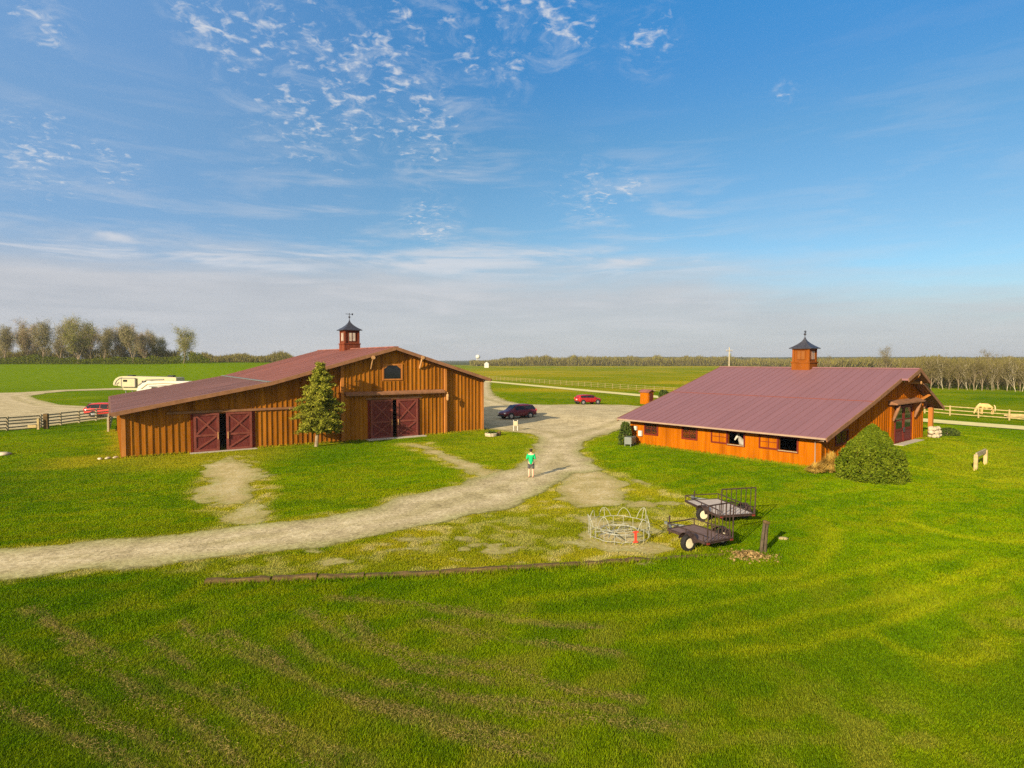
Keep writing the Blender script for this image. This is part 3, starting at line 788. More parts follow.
def cupola(parent, x, y, zr, zb, ze, za, zt, half, wallm, panel):
    b = MB(); bh = half * 1.18
    b.bx(x - bh, x + bh, y - bh, y + bh, zr, zb)
    b.bx(x - half, x + half, y - half, y + half, zb, ze)
    c = b.build('cupola', wallm, parent)
    t = MB()
    for sx in (-1, 1):
        for sy in (-1, 1):
            t.bx(x + sx * half - .09, x + sx * half + .09, y + sy * half - .09, y + sy * half + .09, zb + .002, ze - .05)
    t.bx(x - bh - .06, x + bh + .06, y - bh - .06, y + bh + .06, zb - .07, zb + .05)
    t.bx(x - half - .1, x + half + .1, y - half - .1, y + half + .1, ze - .16, ze - .03)
    t.build('trim', wallm, c)
    w = half * .52; z0, z1 = zb + (ze - zb) * .2, ze - (ze - zb) * .22
    for (dx, dy) in ((-1, 0), (1, 0), (0, -1), (0, 1)):
        q = MB(); px, py = x + dx * half, y + dy * half
        if dx: q.bx(px + dx * .002, px + dx * .05, py - w, py + w, z0, z1)
        else: q.bx(px - w, px + w, py + dy * .002, py + dy * .05, z0, z1)
        q.build('window', panel[0] if (dx < 0) else panel[1], c)
        s = MB()
        for k in range(-1, 2):
            if dx: s.bx(px + dx * .04, px + dx * .075, py + k * w - .03, py + k * w + .03, z0, z1)
            else: s.bx(px + k * w - .03, px + k * w + .03, py + dy * .04, py + dy * .075, z0, z1)
        s.build('window_frame', wallm, c)
    # bell-curved pyramid roof
    r = MB(); prof = []
    for k in range(9):
        u = k / 8; prof.append((half * 1.38 * (1 - u) ** 1.75 + .05, ze + (za - ze) * u))
    vs = []; fs = []
    vs += [(x + sx * prof[0][0], y + sy * prof[0][0], ze - .06) for sx, sy in ((-1, -1), (1, -1), (1, 1), (-1, 1))]
    for h, z in prof: vs += [(x + sx * h, y + sy * h, z) for sx, sy in ((-1, -1), (1, -1), (1, 1), (-1, 1))]
    for i_ in range(len(prof)):
        for k in range(4): fs.append((i_ * 4 + k, i_ * 4 + (k + 1) % 4, i_ * 4 + 4 + (k + 1) % 4, i_ * 4 + 4 + k))
    fs.append((3, 2, 1, 0)); n = len(vs); fs.append((n - 4, n - 3, n - 2, n - 1))
    r.add(vs, fs); r.build('cupola_roof', M['slate'], c)
    v = MB(); v.tube([(x, y, za - .05), (x, y, zt)], .035, 6)
    zm = za + (zt - za) * .45
    v.lathe([(.02, zm - .12), (.11, zm - .05), (.13, zm), (.11, zm + .05), (.02, zm + .12)], 8, (x, y, 0))
    v.bar((x - .45, y - .1, zt - .12), (x + .45, y + .1, zt - .12), .03, .05)
    v.bar((x + .3, y + .067, zt - .12), (x + .45, y + .1, zt - .12), .03, .2)
    v.build('weathervane', M['slate'], c)

def bracket(parent, x, y0, y1, z, name='purlin_end'):
    b = MB(); b.tube([(x, y0, z), (x, y1, z)], .17, 10); o = b.build(name, M['log'], parent)
    k = MB(); k.tube([(x, y1 - .1, z - 1.0), (x, (y0 + y1) / 2 + .05, z - .55), (x, y0 + .25, z - .12)], .09, 8); k.build('brace', M['log'], parent)

def barn_left():
    W, D = 31.05, 22.0
    rz = math.atan2(AL[1], AL[0])
    t = thing('barn', 'large brown board and batten barn with maroon roof and two pairs of red doors', 'barn', (BARN_L[0], BARN_L[1], 0), rz)
    prof = [(-.6, 3.42), (10.2, 5.40), (21.15, 8.40), (31.35, 5.30)]
    win = (20.18, 21.98, 5.42, 6.75)
    pb = -.3                                               # the middle bay stands proud
    w = MB(); bt = MB()
    wall_x(w, prof, 0, 16.35, 0, .18, [(6.3, 7.1, -.3, 2.95)])
    wall_x(w, prof, 16.35, 26.55, pb, .18, [(20.85, 21.6, -.3, 3.5), win])
    wall_x(w, prof, 26.55, W, 0, .18)
    P, bw, bd = .42, .08, .06
    battens_x(bt, prof, .2, 4.5, 0, P, bw, bd); battens_x(bt, prof, 4.7, 8.95, 0, P, bw, bd, [(4.7, 8.95, -.3, 3.3)])
    battens_x(bt, prof, 9.2, 16.15, 0, P, bw, bd)
    battens_x(bt, prof, 16.7, 26.25, pb, P, bw, bd, [(18.7, 23.75, -.3, 4.3), (20.05, 22.1, 5.25, 6.95)], z0=4.4)
    battens_x(bt, prof, 16.7, 18.7, pb, P, bw, bd, zmax=3.95); battens_x(bt, prof, 23.8, 26.25, pb, P, bw, bd, zmax=3.95)
    battens_x(bt, prof, 26.85, W - .2, 0, P, bw, bd)
    # side and back walls
    for x0, x1, side in ((0.0, .18, -1), (W - .18, W, 1)):
        zt = zprof(prof, 0 if side < 0 else W) - .22
        w.bx(x0, x1, .18, D - .18, -.3, zt - .05)
        n = int(D / P)
        for k in range(1, n):
            y = D * k / n; xx = x0 if side < 0 else x1
            lo, hi = sorted((xx + side * .001, xx + side * bd)); bt.bx(lo, hi, y - bw / 2, y + bw / 2, -.1, zt - .08)
    wall_x(w, prof, 0, W, D - .18, D)
    w.build('wall', M['siding_left'], t)
    bt.build('batten', M['siding_left'], t)
    # posts
    for x, y in ((.12, 0), (16.35, pb), (26.55, pb), (W - .12, 0)):
        p = MB(); p.bx(x - .14, x + .14, y - .12, y + .1, -.2, min(zprof(prof, x - .2), zprof(prof, x + .2)) - .24); p.build('corner_post', M['post'], t)
    # roof
    r = roof_slab(prof[1:], -1.0, D + .9, .16, .61).build('roof', M['roof_left'], t)
    roof_slab(prof[:2], -1.0, D + .9, .16, .61).build('lean_to_roof', M['roof_lean'], r)
    fl = MB(); fl.bar((10.2, -1.02, 5.425), (10.2, D + .92, 5.425), .45, .05); fl.build('flashing', M['grey_metal'], r)
    rc = MB(); rc.bar((21.15, -1.02, 8.41), (21.15, D + .92, 8.41), .5, .09); rc.build('ridge_cap', M['roof_left'], r)
    for ys_ in (-1.06, D + .96):
        rk = MB()
        for (xa, za), (xb, zb) in zip(prof[:-1], prof[1:]): rk.bar((xa, ys_, za - .13), (xb, ys_, zb - .13), .06, .30)
        rk.build('rake_board', M['trim'], r)
    for g0, g1, h0, h1 in ((-.74, -.60, 3.22, 3.40), (31.36, 31.50, 5.08, 5.26)):
        gt = MB(); gt.bx(g0, g1, -1.0, D + .9, h0, h1); gt.build('gutter', M['trim'], r)
    gt = MB(); gt.tube([(W + .12, -.2, 5.1), (W + .12, .2, 4.9), (W + .12, .2, .1)], .05, 6); gt.build('downspout', M['trim'], r)
    # pent belt across the middle bay
    b = MB(); b.prism([(pb, 4.02), (pb, 4.36), (pb - .5, 4.16), (pb - .5, 4.02)], 'x', 16.55, 26.3); b.build('belt_roof', M['trim'], t)
    h = MB(); h.bx(18.5, 23.95, pb - .12, pb - .002, 3.60, 3.78); h.build('door_track', M['trim'], t)
    h = MB(); h.bx(2.9, 12.6, -.16, -.002, 3.06, 3.24); h.build('door_track', M['trim'], t)
    door_leaf(t, 4.7, 6.5, -.09, .04, 3.02, False); door_leaf(t, 7.02, 8.92, -.09, .04, 3.02, True)
    door_leaf(t, 18.88, 21.0, pb - .09, .06, 3.56, False, lower='x'); door_leaf(t, 21.42, 23.55, pb - .09, .06, 3.56, True, lower='x')
    for x in (4.55, 9.08): q = MB(); q.bx(x - .1, x + .1, -.05, -.001, 0, 3.05); q.build('door_jamb', M['frame_red'], t)
    for x in (18.75, 23.68): q = MB(); q.bx(x - .1, x + .1, pb - .07, pb - .001, 0, 3.6); q.build('door_jamb', M['frame_red'], t)
    wo = window(t, 'x', 20.23, 21.93, 5.47, 6.70, pb, -1, M['post'], M['glass'], .14, (0, 0))
    c = MB()
    c2 = MB()
    c.prism([(20.23, 6.70), (20.23, 6.35), (20.68, 6.70)], 'y', pb - .05, pb - .002); c2.prism([(21.93, 6.70), (21.48, 6.70), (21.93, 6.35)], 'y', pb - .05, pb - .002)
    c.build('corner_infill', M['post'], wo); c2.build('corner_infill', M['post'], wo)
    bracket(t, 18.95, -1.15, pb, 7.42); bracket(t, 23.8, -1.15, pb, 7.42)
    # lantern on the right post of the middle bay, and the door sill
    l = MB(); l.bar((26.55, pb - .1, 4.0), (26.55, pb - .55, 4.05), .06, .06); l.lathe([(.03, 3.95), (.14, 3.8), (.12, 3.35), (.04, 3.25)], 8, (26.55, pb - .5, 0)); l.build('lantern', M['log'], t)
    sl = MB(); sl.bx(18.4, 24.1, pb - .9, pb - .2, -.2, .07); sl.build('sill_slab', M['concrete'], t)
    sl = MB(); sl.bx(4.4, 9.2, -.8, -.14, -.2, .03); sl.build('sill_slab', M['concrete'], t)
    # porch roof of the rear wing on the right
    pr = MB(); pr.prism([(W, 3.3), (W + 2.6, 2.55), (W + 2.6, 2.70), (W, 3.46)], 'y', 10, 20); pr.build('porch_roof', M['roof_left'], t)
    for y in (10.2, 15, 19.8):
        q = MB(); q.bx(W + 2.25, W + 2.4, y - .08, y + .08, -.1, 2.6); q.build('porch_post', M['white'], t)
    cupola(t, 21.15, 11.6, 7.9, 8.95, 10.45, 11.5, 12.3, .74, M['cup_left'], (M['cup_pane'], M['cup_pane']))
M['cup_left'] = wood_siding('cupola_red_brown', (.105, .026, .013), (.15, .038, .018), (.19, .055, .024))
M['cup_pane'] = mat('cupola_pane', (.42, .36, .28), .25, 0, .3, 3)
M['cup_louver'] = mat('cupola_louver', (.20, .07, .012), .7, 0, .2, 3, stretch=(.3, .3, 9))
barn_left()

def barn_right():
    rz = math.atan2(AR[1], AR[0]); D = 15.8
    t = thing('barn', 'low orange stable barn with broad mauve metal roof and row of side windows', 'barn', (BARN_R[0], BARN_R[1], 0), rz)
    prof = [(-.95, 2.16), (7.0, 4.18), (15.5, 6.50), (24.3, 2.85)]
    holes = [(1.54, 2.80), (5.42, 6.68)]                  # the two open windows
    w = MB(); bt = MB()
    # long wall along y at x = 0, with real openings
    zt = zprof(prof, 0) - .24; z0h, z1h = .92, 1.80
    cuts = [0.0, 1.54, 2.80, 5.42, 6.68, D]
    for a, b in zip(cuts[:-1], cuts[1:]):
        if (a, b) in holes:
            w.bx(0, .15, a, b, -.4, z0h); w.bx(0, .15, a, b, z1h, zt)
        else: w.bx(0, .15, a, b, -.4, zt)
    n = 44
    for k in range(1, n):
        y = D * k / n
        segs = [(-.3, zt)]
        for a, b in ((1.4, 4.35), (5.25, 8.2), (9.2, 10.8), (12.9, 14.5)):
            if a - .05 < y < b + .05: segs = [(-.3, .78), (2.0, zt)]
        for a, b in segs: bt.bx(-.022, -.001, y - .04, y + .04, a, b)
    # gable wall, y = 0
    xe = 21.2
    wall_x(w, prof, .15, xe, 0, .16, [(14.0, 17.6, -.4, 3.45)])
    battens_x(bt, prof, .3, 12.4, 0, .5, .07, .03, [(2.2, 4.6, 1.2, 2.35)], z0=-.3)
    battens_x(bt, prof, 18.5, xe - .2, 0, .5, .07, .03, z0=-.3)
    battens_x(bt, prof, 12.6, 18.4, 0, .5, .07, .03, z0=4.1)
    wall_x(w, prof, .15, xe, D - .16, D); w.bx(xe - .16, xe, .16, D - .16, -.4, zprof(prof, xe) - .3)
    w.build('wall', M['siding_right'], t); bt.build('batten', M['siding_right'], t)
    fl = MB(); fl.bx(.2, xe - .2, .2, D - .2, -.3, .05); fl.build('stable_floor', M['dark'], t)
    pt = MB(); pt.bx(6.9, 7.02, .2, D - .2, .05, 3.4); pt.build('stall_partition', M['dark'], t)
    for x, y in ((-.03, .06), (-.03, D - .06)):
        p = MB(); p.bx(x - .04, x + .16, y - .14, y + .14, -.3, zt); p.build('corner_post', M['siding_right'], t)
    # roof with a small hood at the peak
    r = roof_slab(prof, -.75, D + .75, .15, .61).build('roof', M['roof_right'], t)
    hp = [(12.7, zprof(prof, 12.7)), (15.5, 6.50), (18.2, zprof(prof, 18.2))]
    hd = MB()
    for (xa, za), (xb, zb) in zip(hp[:-1], hp[1:]): hd.prism([(xa, za - .15), (xb, zb - .15), (xb, zb), (xa, za)], 'y', -1.25, -.75)
    hd.build('peak_hood', M['roof_right'], r)
    rk = MB()
    for (xa, za), (xb, zb) in zip(prof[:-1], prof[1:]):
        rk.bar((xa, D + .80, za - .12), (xb, D + .80, zb - .12), .06, .28)
    rk.build('rake_board', M['trim'], r); rk = MB()
    for xa, xb in ((-1.0, 7.0), (7.0, 12.7), (18.2, 24.3)):
        rk.bar((xa, -.79, zprof(prof, xa) - .12), (xb, -.79, zprof(prof, xb) - .12), .06, .28)
    for (xa, za), (xb, zb) in zip(hp[:-1], hp[1:]): rk.bar((xa, -1.29, za - .12), (xb, -1.29, zb - .12), .06, .28)
    rk.build('rake_board', M['trim'], r)
    rc = MB(); rc.bar((15.5, -1.27, 6.51), (15.5, D + .77, 6.51), .45, .08); rc.build('ridge_cap', M['roof_right'], r)
    br = MB(); br.bar((7.0, -.77, 4.19), (7.0, D + .77, 4.19), .12, .04); br.build('transition_flashing', M['trim_dark'], r)
    gt = MB(); gt.bx(-1.06, -.96, -.75, D + .75, 2.03, 2.14); gt.build('gutter', M['gutter'], r); gt = MB(); gt.tube([(-1.05, -.6, 1.95), (-.1, .3, 1.8), (-.08, .3, 0)], .04, 6); gt.build('downspout', M['gutter'], r)
    # windows on the long side: two shut, two pairs of shutter and open bay
    for a, b in ((13.1, 14.3), (9.4, 10.6)): window(t, 'y', a, b, 1.0, 1.84, 0, -1, M['frame_red'], M['glass'], .12, (1, 1))
    for a, b in ((6.8, 7.98), (2.92, 4.14)): window(t, 'y', a, b, .98, 1.78, -.03, -1, M['frame_red'], M['siding_right'], .1, (1, 1))
    for a, b in holes:
        f = MB(); f.bx(-.06, .02, a - .10, a, .86, 1.90); f.bx(-.06, .02, b, b + .10, .86, 1.90); f.bx(-.06, .02, a, b, 1.80, 1.90); f.bx(-.07, .03, a - .10, b + .10, .80, .92)
        f.build('window', M['frame_red'], t)
        s = MB(); s.bx(-.10, -.071, a - .05, b + .05, .86, .91); s.build('sill', M['grey_wood'], t)
    window(t, 'x', 2.4, 4.4, 1.35, 2.2, 0, -1, M['frame_red'], M['glass'], .1, (1, 0))
    # glazed double doors in the gable
    fz = .36
    for x0, x1 in ((13.75, 15.74), (15.86, 17.85)):
        f = MB(); fr = .16
        f.bx(x0, x0 + fr, -.11, -.03, fz, 3.4); f.bx(x1 - fr, x1, -.11, -.03, fz, 3.4)
        for za, zb in ((fz, fz + .2), (1.35, 1.55), (2.2, 2.3), (3.22, 3.4)): f.bx(x0 + fr, x1 - fr, -.11, -.03, za, zb)
        d = f.build('door', M['frame_red'], t)
        g_ = MB(); g_.bx(x0 + fr, x1 - fr, -.07, -.05, 1.55, 3.22); g_.build('pane', M['glass'], d)
        g_ = MB(); g_.bx(x0 + fr, x1 - fr, -.08, -.05, fz + .2, 1.35); g_.build('lower_panel', M['door_red'], d)
        h = MB(); hx = x1 - .08 if x0 < 14 else x0 + .08; h.bx(hx - .03, hx + .03, -.17, -.112, 1.2, 1.6); h.build('handle', M['plastic'], d)
    for x, w_ in ((13.1, .32), (18.3, .16)):
        p = MB(); p.bx(x - w_, x + w_, -.14, -.002, -.1, 3.58); p.build('pillar', M['siding_right'], t)
        q = MB(); q.tube([(x + .05, -.16, 2.3), (x + .05, -.28, 2.75), (x + .05, -.45, 3.2), (x + .05, -.58, 3.62)], [.07, .13, .12, .08], 8); q.build('knee_brace', M['trim'], t)
    bm_ = MB(); bm_.prism([(-.03, 3.62), (-.03, 3.95), (-.7, 3.74), (-.7, 3.64)], 'x', 12.3, 19.2); bm_.build('door_canopy', M['trim'], t)
    sl = MB(); sl.bx(13.2, 18.4, -.9, -.2, .0, .40); sl.build('sill_slab', M['concrete'], t)
    # porch on the far side
    for y in (.1, 5.2, 10.4, 15.6):
        p = MB(); p.bx(23.6, 23.95, y - .17, y + .17, -.1, 2.8); p.build('porch_post', M['post'], t)
    pb = MB(); pb.bx(23.62, 23.93, 0, D, 2.68, 2.85); pb.build('porch_beam', M['trim'], t)
    for x, z in ((13.4, 5.55), (15.5, 6.05), (17.7, 5.3)):
        b = MB(); b.tube([(x, -1.25 if x == 15.5 else -.8, z), (x, 0, z)], .15, 10); b.build('purlin_end', M['log'], t)
    kb = MB(); kb.bar((15.5, -.02, 4.9), (15.5, -1.15, 5.9), .16, .18); kb.build('king_brace', M['post'], t)
    kb = MB(); kb.bar((19.6, -.02, 3.6), (20.6, -.65, 4.2), .14, .16); kb.build('eave_brace', M['post'], t)
    cupola(t, 15.5, 8.0, 6.1, 7.0, 8.30, 9.30, 9.95, .70, M['cup_right'], (M['cup_louver'], M['cup_pane']))
    # meter boxes at the far corner of the long wall
    for y, z, w_, h_ in ((14.75, .95, .34, .45), (15.25, 1.35, .25, .35)):
        b = MB(); b.bx(-.2, -.045, y - w_ / 2, y + w_ / 2, z - h_ / 2, z + h_ / 2); b.build('meter_box', M['white'], t)
M['cup_right'] = wood_siding('cupola_orange', (.16, .044, .006), (.21, .060, .007), (.26, .08, .012))
barn_right()


# small orange shed beyond the stable
s0 = at(648.5, 404.3)
t = thing('shed', 'small orange shed with mauve roof behind the stable barn', 'shed', s0, RZR)
b = MB(); b.prism([(0, -.1), (1.3, -.1), (1.3, 2.0), (.65, 2.25), (0, 2.0)], 'y', 0, 1.7); b.build('wall', M['siding_right'], t)
b = MB()
for xa, za, xb, zb in ((-.2, 1.93, .65, 2.3), (.65, 2.3, 1.5, 1.93)): b.prism([(xa, za - .02), (xb, zb - .02), (xb, zb + .08), (xa, za + .08)], 'y', -.2, 1.9)
b.build('roof', M['roof_left'], t)
b = MB(); b.bx(.3, 1.0, -.05, -.002, 0, 1.75); b.build('door', M['door_red'], t)

# ------------------------------------------------------------------ vehicles
def wheel(parent, x, y, r, w, side, rim):
    b = MB(); b.lathe([(r * .62, -w / 2), (r * .93, -w / 2), (r, -w / 2 + .04), (r, w / 2 - .04), (r * .93, w / 2), (r * .62, w / 2)], 20, (x, y, r), 'y')
    wo = b.build('wheel', M['tyre'], parent)
    c = MB(); c.lathe([(r * .1, -w * .56), (r * .56, -w * .53), (r * .64, -w * .49), (r * .64, w * .49), (r * .56, w * .53), (r * .1, w * .56)], 16, (x, y, r), 'y'); c.build('rim', rim, wo)

def suv(name, label, paint, loc, rz, L=4.6, Wd=1.86, Hh=1.70):
    t = thing(name, label, 'car', loc, rz, 'parked cars')
    hw = Wd / 2
    # stations: x, sill z, belt z, top z, belt half width, top half width
    S = [(-L / 2, .55, .80, .95, hw * .80, hw * .70), (-L / 2 + .08, .38, .98, 1.08, hw * .93, hw * .80), (-L / 2 + .35, .30, 1.02, 1.50, hw * .98, hw * .70),
         (-L / 2 + .75, .28, 1.02, Hh - .05, hw, hw * .72), (-.6, .26, 1.0, Hh, hw, hw * .74), (.25, .26, .98, Hh - .04, hw, hw * .74),
         (.75, .26, .97, Hh - .22, hw, hw * .74), (1.28, .26, .96, 1.08, hw, hw * .80), (1.75, .28, .90, .98, hw * .97, hw * .78), (2.1, .32, .82, .90, hw * .9, hw * .70), (L / 2, .45, .66, .74, hw * .74, hw * .6)]
    vs = []; fs = []
    for x, zb, zl, zt, w, wr in S:
        half = [(w * .86, zb), (w * .99, zb + .16), (w, (zb + zl) / 2 + .06), (w * .97, zl), (wr, zt - .04), (wr * .7, zt)]
        ring = half + [(-y, z) for y, z in half[::-1]]
        vs += [(x, y, z) for y, z in ring]
    n = 12
    for i_ in range(len(S) - 1):
        for k in range(n): fs.append((i_ * n + k, i_ * n + (k + 1) % n, (i_ + 1) * n + (k + 1) % n, (i_ + 1) * n + k))
    fs.append(tuple(range(n))); fs.append(tuple(range(len(S) * n - 1, (len(S) - 1) * n - 1, -1)))
    b = MB(); b.add(vs, fs); b.build('body', paint, t, smooth=True, subd=1)
    def pt(i_, k, f=0):   # point on the side between belt and roof edge
        x, zb, zl, zt, w, wr = S[i_]; return Vector((x, (w * .97) * (1 - f) + wr * f, zl * (1 - f) + (zt - .04) * f))
    for sd in (-1, 1):
        for i0, i1, tr in ((3, 4, 0), (4, 5, 0), (2, 3, 1), (5, 6, 1)):
            f0, f1 = .12, .86
            q = [pt(i0, 0, f0), pt(i1, 0, f0), pt(i1, 0, f1), pt(i0, 0, f1)]
            m_ = sum(q, Vector()) / 4; q = [m_ + (p - m_) * .92 for p in q]
            q = [Vector((p.x, p.y * sd + sd * .012, p.z)) for p in q]
            inn = [Vector((p.x, p.y - sd * .05, p.z)) for p in q]
            w_ = MB(); w_.add(q + inn, [(0, 1, 2, 3), (7, 6, 5, 4), (0, 4, 5, 1), (1, 5, 6, 2), (2, 6, 7, 3), (3, 7, 4, 0)]); w_.build('window', M['glass'], t)
    def pane(name, xa, za, wa, xb, zb, wb, nrm, m_=None):
        q = [Vector((xa, -wa, za)), Vector((xa, wa, za)), Vector((xb, wb, zb)), Vector((xb, -wb, zb))]
        d = Vector(nrm).normalized() * .03
        w_ = MB(); w_.add([p + d for p in q] + [p - d for p in q], [(0, 1, 2, 3), (7, 6, 5, 4), (0, 4, 5, 1), (1, 5, 6, 2), (2, 6, 7, 3), (3, 7, 4, 0)]); w_.build(name, m_ or M['glass'], t)
    pane('windshield', 1.26, 1.06, hw * .74, .62, Hh - .14, hw * .64, (.6, 0, .8))
    pane('rear_window', -L / 2 + .10, 1.10, hw * .72, -L / 2 + .52, Hh - .16, hw * .60, (-.8, 0, .5))
    for sx in (-1.32, 1.38):
        for sd in (-1, 1):
            a = MB(); a.lathe([(.44, -.02), (.44, .02)], 20, (sx, sd * (hw - .015), .37), 'y'); a.build('wheel_arch', M['plastic'], t)
            wheel(t, sx, sd * (hw - .10), .36, .24, sd, M['rim'])
    for sd in (-1, 1):
        h = MB(); h.box((L / 2 - .20, sd * hw * .66, .72), (.22, .34, .15), Matrix.Rotation(sd * -.35, 3, 'Z')); h.build('headlight', M['lamp_glass'], t, bevel=.03)
        h = MB(); h.box((-L / 2 + .10, sd * hw * .80, .98), (.16, .16, .30), Matrix.Rotation(sd * .2, 3, 'Z')); h.build('taillight', M['tail_red'], t, bevel=.03)
        h = MB(); h.box((.85, sd * (hw + .07), 1.04), (.12, .18, .12)); h.build('mirror', paint, t, bevel=.03)
    h = MB(); h.box((L / 2 - .04, 0, .40), (.16, hw * 1.5, .18)); h.build('front_bumper', M['plastic'], t, bevel=.04)
    h = MB(); h.box((-L / 2 + .05, 0, .46), (.16, hw * 1.6, .18)); h.build('rear_bumper', M['plastic'], t, bevel=.04)
    h = MB(); h.box((-L / 2 + .03, 0, .80), (.06, .42, .16)); h.build('licence_plate', M['white'], t)
    return t
p = at(519, 419); suv('parked_car', 'dark plum crossover parked in the shadow beside the brown barn', M['paint_plum'], Vector((p.x - .2, p.y + .8, p.z + .03)), math.atan2(-.5, -.86), 4.7, 1.9, 1.76)
p = at(588, 404.5); suv('parked_car', 'bright red car at the far edge of the gravel lot', M['paint_red'], Vector((p.x, p.y + .6, p.z + .03)), math.atan2(.42, .9), 4.1, 1.78, 1.58)
p = at(97, 417.5); suv('parked_car', 'coral red SUV parked behind the left rail fence', M['paint_coral'], Vector((p.x + .6, p.y + 1.2, p.z + .04)), math.atan2(.25, .97), 4.9, 1.95, 1.80)

def prism_smooth(poly_, y0, y1):
    b = MB(); b.prism(poly_, 'y', y0, y1); return b
def rv_fifth():
    p = at(113, 393.5)
    t = thing('camper_trailer', 'long cream camper trailer with curved nose and framed slide out', 'camper', p, math.atan2(-.18, .98))
    prof = [(0.15, 1.75), (2.3, 1.55), (2.6, .75), (15.4, .75), (15.5, 1.0), (15.5, 3.45), (15.3, 3.55), (2.6, 3.75), (1.5, 3.62), (.75, 3.25), (.25, 2.7), (.02, 2.1)]
    b = prism_smooth(prof, 0, 2.5); b.build('body', M['cream'], t, bevel=.06)
    s = MB(); s.bx(2.55, 5.9, -.42, -.002, 1.5, 3.35); so = s.build('slide_out', M['cream'], t, bevel=.03)
    f = MB()
    for a in ((2.5, 5.95, 3.24, 3.42), (2.5, 5.95, 1.42, 1.52)): f.bx(a[0], a[1], -.45, -.38, a[2], a[3])
    for a in (2.5, 5.87): f.bx(a - .05, a + .13, -.45, -.38, 1.42, 3.42)
    f.build('slide_trim', M['grey_decal'], so)
    w = MB(); w.bx(3.0, 4.0, -.45, -.421, 2.55, 3.0); w.build('window', M['glass'], so)
    for xa, xb in ((7.2, 8.2), (9.4, 10.6)):
        w = MB(); w.bx(xa, xb, -.03, -.002, 2.1, 2.8); w.build('window', M['glass'], t)
    w = MB(); w.bx(8.5, 9.15, -.03, -.002, .9, 2.8); w.build('door', M['white'], t)
    d = MB()
    d.tube([(.55, -.012, 1.9), (.95, -.012, 2.7), (1.7, -.012, 3.25), (2.4, -.012, 3.42)], .11, 5); d.tube([(1.2, -.012, 1.7), (1.0, -.012, 2.0), (1.6, -.012, 2.4)], .09, 5)
    d.tube([(6.3, -.012, 1.8), (8.3, -.012, 2.95), (12.6, -.012, 3.1)], .14, 5); d.build('swoosh_decal', M['grey_decal'], t)
    d = MB(); d.tube([(6.2, -.012, 1.4), (8.6, -.012, 2.4), (14.8, -.012, 2.8)], .12, 5); d.build('swoosh_decal', M['tan_decal'], t)
    for xa in (3.6, 13.4): a = MB(); a.box((xa, 1.25, 3.80), (1.3, .9, .32)); a.build('roof_unit', M['plastic'], t, bevel=.05)
    for xa in (8.6, 9.6):
        for y in (.1, 2.4): wheel(t, xa, y, .38, .22, 1, M['rim'])
    for y in (.4, 2.1): l = MB(); l.bx(2.8, 2.95, y - .06, y + .06, 0, .8); l.build('landing_leg', M['grey_metal'], t)
rv_fifth()
def rv_white():
    p = at(136, 401.5)
    t = thing('travel_trailer', 'white travel trailer with sloped nose parked in front of the cream camper', 'camper', Vector((p.x, p.y, p.z)), math.atan2(.10, .99))
    prof = [(0, .7), (9, .7), (9, 3.35), (8.8, 3.45), (2.2, 3.5), (1.1, 3.2), (.35, 2.5), (.02, 1.6)]
    b = prism_smooth(prof, 0, 2.4); b.build('body', M['white'], t, bevel=.08)
    w = MB(); w.bx(2.6, 3.6, -.03, -.002, 1.8, 2.5); w.build('window', M['glass'], t)
    d = MB(); d.tube([(.9, -.012, 2.2), (1.9, -.012, 3.0), (4.6, -.012, 3.15), (8.6, -.012, 2.9)], .09, 5); d.build('stripe_decal', M['tan_decal'], t)
    d = MB(); d.tube([(2.2, -.012, 2.6), (5.0, -.012, 2.75), (8.8, -.012, 2.5)], .06, 5); d.build('stripe_decal', M['grey_decal'], t)
    w = MB(); w.bx(5.2, 5.85, -.03, -.002, .8, 2.7); w.build('door', M['cream'], t)
    for xa in (4.4, 5.2):
        for y in (.1, 2.3): wheel(t, xa, y, .36, .22, 1, M['rim'])
    h = MB(); h.bar((-1.1, 1.2, .55), (.3, .5, .65), .1, .1); h.bar((-1.1, 1.2, .55), (.3, 1.9, .65), .1, .1); h.tube([(-1.0, 1.2, 0), (-1.0, 1.2, .9)], .04, 6); h.build('hitch', M['plastic'], t)
rv_white()

